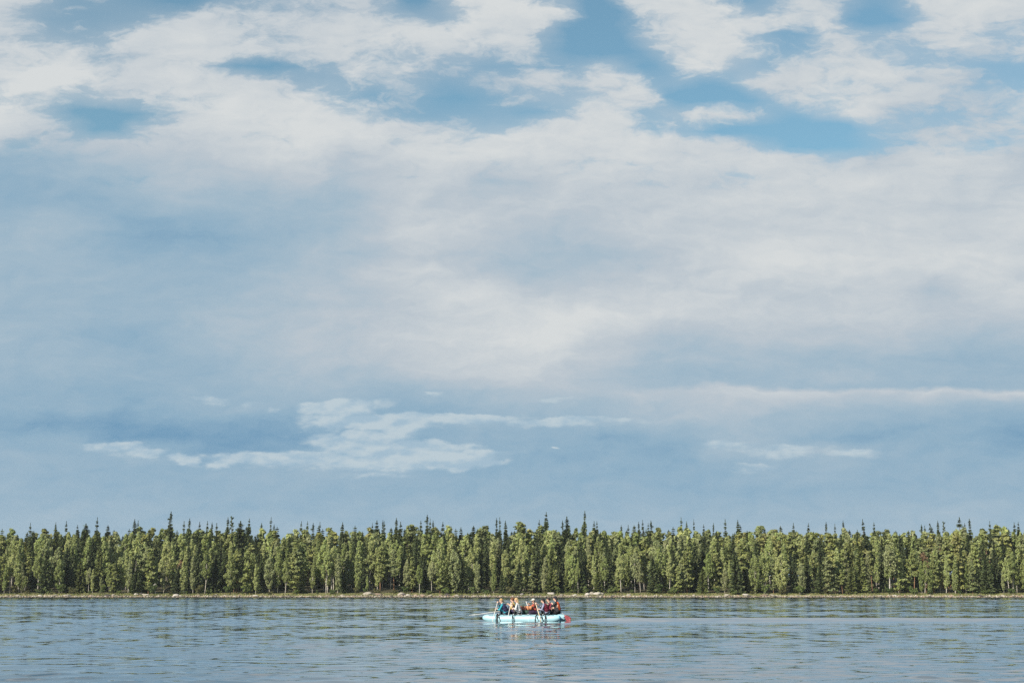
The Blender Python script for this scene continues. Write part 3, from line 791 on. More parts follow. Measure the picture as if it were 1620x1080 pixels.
for px, top in SKYLINE:
    Y = 432 + random.uniform(-7, 16)
    wide = {381: 1.7, 137: 1.6, 598: 1.3, 1517: 1.45, 897: 1.35, 923: 0.85, 270: 1.05, 864: 0.95, 1097: 0.5}.get(px, random.uniform(0.72, 1.05))
    plant_px('spire' if px not in (137, 381, 897) else 'spruce', px, top - 1, Y, random.choice(['dark green', 'dark green', 'deep green']), 'skyline', width=wide, label=SPECIAL.get(px))
plant_px('snag', 368, 817, 436, 'deep green', 'skyline', label='ragged half-bare spruce with a hooked top on the skyline')
plant_px('snag', 1470, 829, 440, 'dark green', 'skyline', width=0.7, label='thin half-dead spruce with few branches beside round pine crowns')
plant_px('snag', 1491, 825, 438, 'dark green', 'skyline', width=0.8, label='scraggy spruce with a forked bare tip beside a taller dark one')
for px, top, lab in ((650, 827, 'round-crowned grey-green pine standing out between skyline spruces'), (825, 823, 'broad light-crowned pine rising to the skyline above the raft'),
                     (1202, 829, 'wide rounded pine crown forming a hump in the skyline'), (765, 829, 'smooth round pine crown on the skyline above the bow of the raft')):
    plant_px('pine', px, top, 428, 'grey-green' if px != 825 else 'olive', 'skyline', width=1.35, label=lab)

# rows of the wood; species mix changes along the shore
def mixture(px, row):
    r = random.random()
    birchy = 0.55 if px < 1150 else 0.36
    if row == 'front': birchy = 0.46 if px < 1150 else 0.34
    if row == 'third': birchy = 0.38 if px < 1150 else 0.24
    if r < birchy:
        return random.choice(['round', 'slim', 'slim', 'slim', 'round', 'tall'] if row != 'front' else ['round', 'slim', 'slim', 'tall', 'tall'])
    if row == 'front':
        return random.choice(['pinec', 'pinec', 'wide', 'wide', 'spruce', 'pine'])
    if px > 1150: return random.choice(['pine', 'pine', 'spruce', 'pinec', 'spruce'])
    return random.choice(['spruce', 'spruce', 'spire', 'pine', 'spruce'])

def tone_for(model, px, row):
    sp = SPECIES[model]; r = random.random()
    if sp == 'birch': return random.choice(['pale green', 'pale green', 'fresh green', 'fresh green', 'greyish green'] if row != 'front' else ['fresh green', 'mid green', 'greyish green', 'pale green'])
    if sp == 'spruce': return random.choice(['dark green', 'deep green', 'deep green', 'olive'])
    if sp == 'pine': return random.choice(['olive', 'olive', 'grey-green', 'yellowish' if px > 1100 else 'olive'])
    return random.choice(list(TONES['shrub']))

def row_of(row, d0, d1, step, top0, top1, lo=-25, hi=1645):
    px = lo
    while px < hi:
        x, Y = shore_at(px); Y += random.uniform(d0, d1)
        md = mixture(px, row); top = random.uniform(top0, top1) + 9.0 * fbm(px, {'front': 3.0, 'second': 13.0, 'third': 23.0}[row], 0.013, 2)
        if row == 'front' and SPECIES[md] == 'birch' and random.random() < 0.25: top += 12
        kw = {}
        if md in ('spruce', 'spire'): kw['width'] = random.uniform(0.9, 1.25)
        plant_px(md, px, top, Y, tone_for(md, px, row), row, **kw)
        px += step * random.choice([0.35, 0.6, 0.8, 1.0, 1.2, 1.9])

row_of('front', 9.0, 13.5, 11.5, 866, 902)
row_of('second', 15, 22, 11.0, 850, 876)
row_of('third', 25, 33, 10.5, 841, 862)
for px, top, d in ((1462, 872, 14), (1556, 868, 24), (288, 882, 13), (520, 884, 16)):
    x, Y = shore_at(px); plant_px('pine' if d > 15 else 'pinec', px, top, Y + d, 'rusty brown', 'second')

# shrubs on the edge of the wood
px = 6
while px < 1620:
    x, Y = shore_at(px)
    plant('bush', x, Y + random.uniform(7.4, 9.4), random.uniform(0.9, 2.4), tone_for('bush', px, 'front'), 'bank', width=random.uniform(0.9, 1.5))
    px += random.uniform(14, 48)

# leaning bare white trunk at the wood edge
dw = MB()
x, Y = shore_at(231); z0 = float(ground_z(x, 9.0))
dw.tube([(0.55, 0, -0.2), (0.25, 0, 0.9), (-0.25, 0.1, 1.7), (-0.35, 0.1, 2.5), (0.15, 0.1, 3.1)], [0.14, 0.13, 0.12, 0.10, 0.05], 7)
dw.tube([(-0.33, 0.1, 2.3), (0.25, 0.0, 2.75), (0.45, 0.0, 3.0)], [0.07, 0.05, 0.02], 6)
o = dw.build('dead_trunk', M['dead_wood']); o.location = (x, Y + 9.0, z0)
tag(o, 'bent bare white dead trunk leaning at the dark edge of the wood', 'dead tree')

# labels by look, then by neighbours
LANDMARKS = [(-60, None), (96, 'the lone white birch trunk'), (231, 'the bent dead white trunk'), (327, 'the long bare birch trunk'), (440, None), (590, None),
             (762, "the raft's bow"), (914, 'the white pole behind the raft'), (1060, None), (1225, None), (1405, 'the forked pale birch'), (1517, None)]
SKY_MARKS = [(-60, None), (154, 'the tall lone spruce'), (270, 'the ragged tall spire'), (368, 'the hooked ragged spruce'), (497, None), (627, 'the stepped-tip spruce'), (676, 'the highest of the trio'),
             (765, 'the round pine crown'), (864, 'the needle-topped spruce'), (923, 'the very tall thin spire'), (1079, 'the sparse-topped spruce'), (1202, 'the hump-shaped pine'), (1367, None), (1517, 'the broad jutting spruce')]
ORD = ['first', 'second', 'third', 'fourth', 'fifth', 'sixth', 'seventh', 'eighth', 'ninth', 'tenth', 'eleventh', 'twelfth', 'thirteenth', 'fourteenth', 'fifteenth', 'sixteenth',
       'seventeenth', 'eighteenth', 'nineteenth', 'twentieth'] + ['twenty-' + q for q in ('first', 'second', 'third', 'fourth', 'fifth', 'sixth', 'seventh', 'eighth', 'ninth')]
ROWS = {'front': 'in the shoreline row', 'second': 'behind the shoreline row', 'third': 'in the middle wood', 'skyline': 'on the skyline', 'bank': 'at the wood edge'}
GROUPS = {'front': 'trees along the shore', 'second': 'trees behind the shoreline row', 'third': 'trees in the middle of the wood', 'skyline': 'trees breaking the skyline', 'bank': 'shrubs along the wood edge'}
count = {}
for t in sorted(PLACED, key=lambda q: q['px']):
    marks = [q for q in (SKY_MARKS if t['row'] == 'skyline' else LANDMARKS) if q[1] or q[0] < 0]
    lm = [q for q in marks if q[0] <= t['px'] + 0.5][-1] if t['px'] > -60 else marks[0]
    lab = t['label']
    if not lab:
        key = (t['row'], t['sp'], lm[0]); n = count.get(key, 0); count[key] = n + 1
        where = lm[1] or "the picture's near edge"
        lab = '%s %s %s, %s rightwards from %s' % (t['tone'], t['sp'], ROWS[t['row']], ORD[min(n, 28)], where if lm[1] else 'the frame edge')
    tag(t['o'], lab, 'shrub' if t['sp'] == 'shrub' else 'tree', GROUPS[t['row']])

# the rest of the wood, one mass
def forest():
    r = np.random.default_rng(77); V = []; Q = []; Tt = []; tones = []; mq = []; mt = []; nv = 0
    lod = {'round': [birch(1100 + i, 12, 1.9, 0.25, 36, 18, 0.30) for i in range(3)], 'spruce': [spruce(1200 + i, 15, 1.5, 0.22, 0.72, 5, 0.32, 0.2, 1.55) for i in range(3)],
           'pine': [pine(1300 + i, 13, 1.9, 0.4, 24, 24, 0.42, 0.31) for i in range(3)]}
    arr = {k_: [(T.wood.arrays(), T.crown()) for T in l] for k_, l in lod.items()}
    spots = []
    for d0, d1, step, h0, h1 in ((10, 14, 3.1, 8, 12), (15, 22, 3.2, 10, 14), (24, 33, 3.3, 11, 15), (35, 40, 2.2, 12.4, 15.8), (41, 47, 2.2, 12.8, 15.8), (48, 57, 2.3, 13.0, 16.0)):
        x = -212.0
        while x < 212:
            Y = float(shore_y(x)) + r.uniform(d0, d1); p = px_of(x, Y)
            if d0 > 34 or p < -30 or p > 1650: spots.append((x, Y, r.uniform(h0, h1), p))
            x += step * r.uniform(0.5, 1.5)
    for x, Y, h, p in spots:
        q = r.uniform(); k_ = 'round' if q < 0.34 else ('spruce' if q < (0.80 if p < 1150 else 0.58) else 'pine')
        (wv, wf_), (cv, cf) = arr[k_][r.integers(0, 3)]
        s = h / HEIGHT[k_]; a = r.uniform(0, 6.28)
        Rm = np.array([[math.cos(a), -math.sin(a), 0], [math.sin(a), math.cos(a), 0], [0, 0, 1]]) * s
        z = float(ground_z(x, Y - float(shore_y(x)))) - 0.05
        sp = {'round': 'birch'}.get(k_, k_); tn_ = TONES[sp]; key = r.choice([q_ for q_ in tn_ if q_ != 'rusty brown'])
        c_ = np.array([*tn_[key], 1.0]); c_[:3] *= r.uniform(0.85, 1.15)
        V.append(cv @ Rm.T + [x, Y, z]); Q.append(cf + nv); nv += len(cv); mq.append(np.zeros(len(cf), int)); tones.append(np.tile(c_, (len(cv), 1)))
        if p > -60 and p < 1680 and Y - float(shore_y(x)) > 34: continue
        V.append(wv @ Rm.T + [x, Y, z]); tones.append(np.tile([0.1, 0.1, 0.1, 1], (len(wv), 1)))
        Q.append(wf_[0] + nv); mq.append(np.ones(len(wf_[0]), int)); nv += len(wv)
    me = mesh_np('forest', np.concatenate(V), np.concatenate(Q), [M['forest_leaf'], M['spruce_bark']], np.concatenate(mq), False, np.concatenate(tones))
    return link('forest', me)
tag(forest(), 'dense mixed forest covering the low rise behind the shore trees', 'forest', kind='stuff')

# ------------------------------------------------------------------ boulders, stones and grass of the shore
m, gg = new_mat('boulder_stone')
oc = gg.n('ShaderNodeObjectInfo').outputs['Color']; gp = gg.n('ShaderNodeNewGeometry').outputs['Position']
nb = gg.noise(gp, 2.2, 6, 0.65); vv = gg.rng(nb, 0.3, 0.7, 0.62, 1.25)
hs = gg.n('ShaderNodeHueSaturation'); gg.put(hs.inputs['Color'], oc); gg.put(hs.inputs['Value'], vv)
wet_f = gg.rng(gg.add(gg.sep(gp)[2], gg.mul(gg.sub(nb, 0.5), 0.15)), 0.06, 0.15, 0.25, 1.0)
cc = gg.mix(1.0, hs.outputs[0], gg.vec(wet_f, wet_f, wet_f), blend='MULTIPLY')
M['boulder'] = finish(m, gg, principled(gg, cc, 0.9, bump(gg, nb, 0.7, 0.06), 0.3))

def rock_mesh(seed, n=14, mrows=9):
    r = np.random.default_rng(seed); b = MB(); b.ellipsoid((0, 0, 0), 1, 1, 1, n, mrows)
    v, f = b.arrays()
    off = r.uniform(-50, 50, 3)
    nrm = unit(v)
    k_ = np.array([1 + 0.32 * mnoise.fractal(Vector(p * 0.9 + off), 1.0, 2.0, 3) for p in nrm])
    for _ in range(5):                       # flat facets
        d = unit(r.normal(size=3)); c_ = r.uniform(0.62, 0.9)
        h = (nrm * k_[:, None]) @ d
        k_ = np.where(h > c_, k_ * c_ / np.maximum(h, 1e-3), k_)
    return mesh_np('boulder', nrm * k_[:, None], f, [M['boulder']], None, False)
ROCKS = [rock_mesh(i) for i in range(7)]
RT = {'pale': (0.27, 0.24, 0.20), 'pinkish': (0.25, 0.19, 0.15), 'grey': (0.19, 0.175, 0.16), 'dark': (0.06, 0.052, 0.048), 'whitish': (0.36, 0.33, 0.29)}
# (column, distance inland, width m, height m, tone)
BOULD = [(26, 1.5, 1.3, .7, 'pale'), (60, 2.0, 1.0, .6, 'whitish'), (82, 3.5, .9, .6, 'pale'), (102, 2.2, 1.5, .7, 'whitish'), (140, 2.5, 1.0, .5, 'pinkish'), (166, 2.0, 1.6, .8, 'dark'), (175, 2.6, 1.1, .8, 'pale'),
    (208, 5.0, 1.2, .9, 'whitish'), (214, 6.5, .9, 1.0, 'dark'), (219, 5.5, 1.1, .8, 'pale'), (226, 4.0, 1.3, .9, 'whitish'), (246, 3.5, .9, .6, 'grey'), (275, 2.5, 1.5, 1.0, 'whitish'), (283, 2.0, 1.0, .6, 'pale'),
    (310, 3.0, 1.0, .6, 'pinkish'), (338, 1.6, 1.0, .6, 'dark'), (352, 3.0, .9, .5, 'pale'), (403, 1.5, 1.4, .8, 'whitish'), (430, 3.5, 1.0, .5, 'pinkish'), (455, 2.0, 1.0, .5, 'dark'),
    (515, 2.2, 1.2, .6, 'pinkish'), (540, 2.5, 1.3, .7, 'pale'), (579, 5.5, 2.3, 1.3, 'pale'), (590, 4.8, 1.6, .9, 'dark'), (597, 4.0, 1.7, 1.0, 'pinkish'), (619, 1.0, .8, .5, 'dark'), (632, 5.0, 1.8, 1.1, 'pale'),
    (637, 4.2, 1.5, .9, 'dark'), (645, 2.4, 1.3, .8, 'whitish'), (657, 2.4, 1.1, .7, 'pinkish'), (668, 2.2, 1.6, .8, 'pinkish'), (680, 2.2, 1.0, .7, 'pale'), (697, 2.5, 1.2, .7, 'pinkish'), (706, 3.0, 1.4, 1.0, 'dark'),
    (722, 2.5, 1.1, .7, 'pale'), (730, 2.0, .9, .6, 'dark'), (826, 4.5, 1.1, 1.0, 'grey'), (838, 4.0, .9, .6, 'pale'), (873, 5.5, 1.7, 1.4, 'whitish'), (889, 2.8, 1.1, .8, 'pale'), (910, 3.0, 1.1, .7, 'whitish'),
    (931, 3.5, 1.9, 1.2, 'whitish'), (938, 5.0, 1.3, 1.3, 'pale'), (947, 4.4, 2.1, 1.3, 'whitish'), (953, 5.4, 1.3, 1.1, 'pale'), (972, 2.0, .9, .5, 'grey'), (996, 3.5, 1.2, .7, 'pale'), (1090, 2.5, 1.0, .5, 'pinkish'),
    (1100, 3.2, 1.1, .6, 'pale'), (1153, 3.2, 1.5, .8, 'pale'), (1183, 3.0, 1.8, .9, 'whitish'), (1187, 1.4, 1.0, .6, 'dark'), (1212, 2.6, 1.9, .8, 'pinkish'), (1225, 2.2, 1.6, .7, 'pale'), (1226, 0.8, 1.0, .5, 'dark'),
    (1384, .8, .8, .4, 'dark'), (1397, 2.0, 1.1, .5, 'pale'), (1418, 1.6, 1.2, .6, 'whitish'), (1470, 1.5, 1.2, .5, 'pale'), (1473, .7, .9, .4, 'dark'), (1555, 1.8, 1.6, .7, 'dark'), (1590, 2.5, 1.1, .5, 'pale')]
BLAB = {579: 'broad pale humped boulder, the widest on this stretch of shore', 873: 'tall whitish boulder on the bank behind the heads at the stern', 931: 'long whitish boulder at the start of the cluster beyond the stern',
        947: 'big whitish rounded boulder in the middle of the cluster beyond the stern', 826: 'grey boulder high on the bank behind the rider in white', 166: 'dark hollow-looking boulder with a pale neighbour on open shore'}
bc = {}
for i, (px, d, w, h, tn_) in enumerate(BOULD):
    x, Y = shore_at(px)
    o = link('boulder', ROCKS[i % 7]); z = float(ground_z(x, d))
    o.location = (x, Y + d, z + h * 0.22); o.scale = (w * 0.62, w * random.uniform(0.45, 0.6), h * 0.46); o.rotation_euler = (random.uniform(-.2, .2), random.uniform(-.2, .2), random.uniform(-.6, .6))
    o.color = (*RT[tn_], 1)
    marks = [q for q in LANDMARKS if q[1] or q[0] < 0]; lm = [q for q in marks if q[0] <= px][-1]
    n = bc.get(lm[0], 0); bc[lm[0]] = n + 1
    size = 'small' if w < 1.1 else ('large' if w > 1.5 else 'medium')
    lab = BLAB.get(px) or '%s %s boulder on the shore, %s boulder rightwards from %s' % (size, tn_, ORD[n], lm[1] or 'the frame edge')
    tag(o, lab, 'boulder', 'boulders along the shore')

def shore_stones():
    r = np.random.default_rng(3); V = []; Fq = []; Ft = []; nv = 0
    b = MB(); b.ellipsoid((0, 0, 0), 1, 1, 1, 5, 3); bv, bf = b.arrays()
    for i in range(3800):
        x = r.uniform(-160, 160); d = abs(r.normal()) * 2.0 + 0.1; 
        if d > 6: continue
        Y = float(shore_y(x)) + d; z = float(ground_z(x, d))
        s = r.uniform(0.10, 0.34) * (1.3 if r.uniform() < 0.12 else 1)
        a = r.uniform(0, 6.28)
        Rm = np.array([[math.cos(a), -math.sin(a), 0], [math.sin(a), math.cos(a), 0], [0, 0, 1]])
        v = (bv * (1 + r.normal(size=(len(bv), 1)) * 0.12)) * [s * r.uniform(.8, 1.4), s * r.uniform(.6, 1.), s * r.uniform(.5, .8)]
        V.append(v @ Rm.T + [x, Y, z + s * 0.15]); Fq.append(bf[0] + nv); Ft.append(bf[1] + nv); nv += len(bv)
    V = np.concatenate(V)
    base = np.array([[0.24, 0.20, 0.155], [0.25, 0.18, 0.135], [0.16, 0.15, 0.125], [0.32, 0.285, 0.245], [0.08, 0.07, 0.06]])
    n_each = len(bv); cnt = len(V) // n_each
    tone_ = np.repeat(np.concatenate([base[r.integers(0, 5, cnt)], np.ones((cnt, 1))], 1), n_each, 0)
    return mesh_np('shore_stones', V, [np.concatenate(Fq), np.concatenate(Ft)], [M['stones']], None, False, tone_)
m, gg = new_mat('shore_stone')
a = gg.n('ShaderNodeAttribute', attribute_name='tone'); gp = gg.n('ShaderNodeNewGeometry').outputs['Position']
nb = gg.noise(gp, 4.0, 4, 0.6); wet_f = gg.rng(gg.add(gg.sep(gp)[2], gg.mul(gg.sub(nb, 0.5), 0.15)), 0.08, 0.17, 0.2, 1.0)
cc = gg.mix(1.0, a.outputs['Color'], gg.vec(wet_f, wet_f, wet_f), blend='MULTIPLY')
M['stones'] = finish(m, gg, principled(gg, cc, 0.9, bump(gg, nb, 0.5, 0.04), 0.3))
tag(link('gravel', shore_stones()), 'loose pale and pinkish stones scattered along the waterline', 'stones', kind='stuff')

def shore_grass():
    r = np.random.default_rng(4); n = 26000
    x = r.uniform(-165, 165, n); d = r.uniform(1.8, 9.5, n); Yv = shore_y(x) + d; z = ground_z(x, d)
    keep = np.array([fbm(a_, b_, 0.12, 2) for a_, b_ in zip(x, Yv)]) + (d - 4.5) * 0.12 > -0.15
    x, Yv, z = x[keep], Yv[keep], z[keep]; n = len(x)
    h = r.uniform(0.15, 0.55, n); a_ = r.uniform(0, 6.28, n); w = r.uniform(0.03, 0.10, n)
    b0 = np.stack([x, Yv, z - 0.05], -1); sd_ = np.stack([np.cos(a_), np.sin(a_), 0 * a_], -1) * w[:, None]
    tp = b0 + np.stack([r.normal(size=n) * 0.12, r.normal(size=n) * 0.12, h], -1)
    V = np.stack([b0 - sd_, b0 + sd_, tp + sd_ * 0.6, tp - sd_ * 0.6], 1).reshape(-1, 3)
    base = np.array([[0.21, 0.20, 0.085], [0.17, 0.19, 0.065], [0.27, 0.24, 0.12], [0.12, 0.155, 0.05]])
    t_ = np.repeat(np.concatenate([base[r.integers(0, 4, n)], np.ones((n, 1))], 1), 4, 0)
    return mesh_np('shore_grass', V, np.arange(n * 4).reshape(n, 4), [M['forest_leaf']], None, False, t_)
tag(link('grass', shore_grass()), 'dry yellowish grass growing along the top of the shore', 'grass', kind='stuff')

# ------------------------------------------------------------------ the raft
YAW = R(15)
RC = Vector((0.66, 73.7, 0.0))
CA, SA = math.cos(YAW), math.sin(YAW)
def RW(u, v, z=0.0): return Vector((RC.x + u * CA + v * SA, RC.y - u * SA + v * CA, z))
def RPX(px, v, z):
    """Raft point at height z and offset v that shows in column px."""
    u = 0.0
    for _ in range(5):
        p = RW(u, v, z); want = at(px, 965, p.y).x
        u += (want - p.x) / CA
    return RW(u, v, z)
def ROW(py, Y):
    """Height above the water of a photograph row at depth Y."""
    return at(810, py, Y).z

M['tube'] = plain('raft_rubber', (0.27, 0.45, 0.52), 0.42, 0, 0.10, 3.0)
M['tube_shade'] = plain('raft_rubber_shaded', (0.06, 0.22, 0.34), 0.45, 0, 0.1, 3.0)
M['webbing'] = fabric('black_webbing', (0.018, 0.018, 0.02))
M['alu'] = plain('frame_metal', (0.55, 0.56, 0.57), 0.4, 0.9)
M['net'] = fabric('deck_cloth', (0.03, 0.035, 0.04))
M['seam'] = plain('raft_seam_tape', (0.30, 0.52, 0.60), 0.5, 0, 0.08)
raft = bpy.data.objects.new('raft', None); COL.objects.link(raft)
raft.location = RC; raft.rotation_euler = (0, 0, -YAW)
tag(raft, 'pale blue inflatable catamaran raft carrying paddlers across the lake', 'raft')
TUBE_V, TUBE_R, TUBE_Z, TUBE_L = 0.70, 0.232, 0.095, 2.04
def tube_curve(u):
    t = abs(u) / TUBE_L
    return TUBE_Z + 0.10 * max(0, t - 0.55) ** 2 / 0.2, TUBE_R * max(1e-3, (1 - t ** 7)) ** 0.45
for sv in (-1, 1):
    b = MB(); us = TUBE_L * np.sin(np.linspace(-math.pi / 2 * 0.985, math.pi / 2 * 0.985, 34))
    b.tube([(u, sv * TUBE_V, tube_curve(u)[0]) for u in us], [tube_curve(u)[1] for u in us], 26)
    tb = b.build('tube', M['tube'], raft)
    sm_ = MB()
    for u in (-1.30, -0.45, 0.45, 1.30):
        th = np.linspace(0, 2 * math.pi, 25); z0, r0 = tube_curve(u)
        sm_.grid(np.array([[(u + w, sv * TUBE_V + (r0 + q) * math.cos(t), z0 + (r0 + q) * math.sin(t)) for t in th] for w, q in ((-.035, .001), (-.03, .004), (.03, .004), (.035, .001))]))
    sm_.build('seam', M['seam'], tb)
    e = MB(); ue = TUBE_L * np.sin(np.linspace(math.pi / 2 * 0.84, math.pi / 2 * 0.986, 8))  # darker blue skin that paints shade onto the stern end of the tube
    e.tube([(u, sv * TUBE_V, tube_curve(u)[0]) for u in ue], [tube_curve(u)[1] + 0.004 for u in ue], 26)
    e.build('end_shade', M['tube_shade'], tb)
    # grab line along the top with its rings
    gl = MB(); pts = []
    for i in range(25):
        u = -1.7 + 3.4 * i / 24; z0, r0 = tube_curve(u); a = R(35) + (0.16 * math.sin(i * math.pi / 2))
        pts.append((u, sv * (TUBE_V + (r0 + 0.012) * math.sin(a)), z0 + (r0 + 0.012) * math.cos(a)))
    gl.tube(pts, 0.009, 5); gl.build('grab_line', M['webbing'], tb)
for u in (-1.15, -0.38, 0.38, 1.15):
    b = MB(); b.tube([(u, -0.86, 0.35), (u, -0.6, 0.36), (u, 0.6, 0.36), (u, 0.86, 0.35)], 0.024, 8); b.build('crossbar', M['alu'], raft)
for v in (-0.44, 0.44):
    b = MB(); b.tube([(-1.3, v, 0.32), (0, v, 0.312), (1.3, v, 0.32)], 0.021, 8); b.build('side_rail', M['alu'], raft)
b = MB(); b.box((0, 0, 0.265), (2.5, 0.84, 0.035), bev=0.012); b.build('deck', M['net'], raft)
# straps round the near tube with loose ends trailing to the water, and round the far one
def strap(u, sv, w=0.045, tail=0.0, slant=0.0):
    b = MB(); z0, r0 = tube_curve(u); rr = r0 + 0.008
    th = np.linspace(R(-20), R(200), 22) if sv < 0 else np.linspace(R(-20), R(200), 22)
    b.grid(np.array([[(u + k_ * w / 2 + slant * math.cos(t), sv * TUBE_V + (rr + q) * math.cos(t), z0 + (rr + q) * math.sin(t)) for t in th] for k_, q in ((-1, 0), (-1, .006), (1, .006), (1, 0))]))
    if tail:
        y0 = sv * (TUBE_V + rr + 0.012)
        b.tube([(u + 0.02, sv * (TUBE_V + rr * 0.6), z0 + rr * 0.85), (u + 0.05, y0, z0 + 0.08), (u + 0.09 + slant, y0 - 0.01, 0.03), (u + 0.08 + slant, y0 - 0.03, -0.06)], [0.014, 0.013, 0.012, 0.012], 6)
        b.ellipsoid((u + 0.05, y0, z0 + 0.1), 0.035, 0.02, 0.05, 8, 6)
    return b.build('strap', M['webbing'], raft)
def near_u(px):
    p = RPX(px, -TUBE_V, 0.2); return ((p - RC).x * CA - (p - RC).y * SA)
strap(near_u(787), -1, 0.075, 1, -0.03); strap(near_u(790), -1, 0.04, 1, 0.04); strap(near_u(812), -1, 0.03, 1); strap(near_u(816), -1, 0.02)
strap(near_u(850), -1, 0.05, 1, 0.05); strap(near_u(858), -1, 0.03, 1, 0.04); strap(near_u(864), -1, 0.05, 1)
for u in (-1.15, -0.38, 0.38, 1.15): strap(u, 1)
bk = MB()
bk.box((near_u(857), -0.66, 0.345), (0.5, 0.16, 0.04), bev=0.015); bk.build('foot_cup', M['webbing'], raft)
bk = MB(); bk.box((near_u(789), -0.66, 0.35), (0.22, 0.16, 0.06), bev=0.02); bk.build('foot_cup', M['webbing'], raft)

# ------------------------------------------------------------------ people
SKIN = {}
def skin_mat(key, c):
    if key not in SKIN: SKIN[key] = plain('skin_' + key, c, 0.55, 0, 0.08, 20)
    return SKIN[key]
CLOTH = {}
def cloth(c):
    k_ = tuple(round(q, 3) for q in c)
    if k_ not in CLOTH: CLOTH[k_] = fabric('cloth_%02d' % len(CLOTH), c)
    return CLOTH[k_]
M['eye'] = plain('eye_dark', (0.03, 0.025, 0.02), 0.3); M['lip'] = plain('lip', (0.42, 0.17, 0.15), 0.5)

def frame_of(fwd, up):
    up = up.normalized(); f = (fwd - up * fwd.dot(up)).normalized(); l = up.cross(f)
    return Matrix((f, l, up)).transposed()      # columns: forward, left, up

def loft(b, axis_pts, half, fr, n=16, tag_=1, cap=True):
    """Elliptical sections: half = [(half depth, half width)]."""
    rows = []
    for p, (hd, hw) in zip(axis_pts, half):
        rows.append([tuple(Vector(p) + fr @ Vector((hd * math.cos(t), hw * math.sin(t), 0))) for t in np.arange(n) / n * 2 * math.pi])
    b.grid(np.array(rows), True, cap, tag_)

def hand(b, wrist, grip, along, palm_dir, k=1.0):
    """Palm with four curled fingers and a thumb closing round a bar that runs along `along` through grip."""
    d = (grip - wrist).normalized(); al = (along - d * along.dot(d)).normalized(); nrm = d.cross(al).normalized()
    if nrm.dot(palm_dir) < 0: nrm = -nrm
    pc = grip - d * 0.02 - nrm * 0.022
    b.capsule(wrist, pc, 0.026, 0.030, 8, 0)
    for i, L in enumerate((0.9, 1.0, 0.95, 0.78)):
        o = al * (0.030 - 0.020 * i)
        p0 = pc + o + d * 0.018; p1 = p0 + d * 0.034 * L + nrm * 0.004; p2 = p1 + nrm * 0.034 * L - d * 0.004; p3 = p2 - d * 0.030 * L
        b.capsule(p0, p1, 0.0105, 0.010, 6, 0, 3); b.capsule(p1, p2, 0.010, 0.0095, 6, 0, 3); b.capsule(p2, p3, 0.0095, 0.008, 6, 0, 3)
    t0 = pc + al * 0.034 - d * 0.012; t1 = t0 + al * 0.016 + nrm * 0.024 + d * 0.008; t2 = t1 + nrm * 0.020 - al * 0.012 + d * 0.018
    b.capsule(t0, t1, 0.013, 0.012, 6, 0, 3); b.capsule(t1, t2, 0.012, 0.010, 6, 0, 3)

def ik(a, c, l1, l2, pole):
    d = c - a; L = min(d.length, (l1 + l2) * 0.995); d.normalize()
    x = (l1 * l1 - l2 * l2 + L * L) / (2 * L); h = math.sqrt(max(1e-6, l1 * l1 - x * x))
    p = (pole - d * pole.dot(d)).normalized()
    return a + d * x + p * h, a + d * L

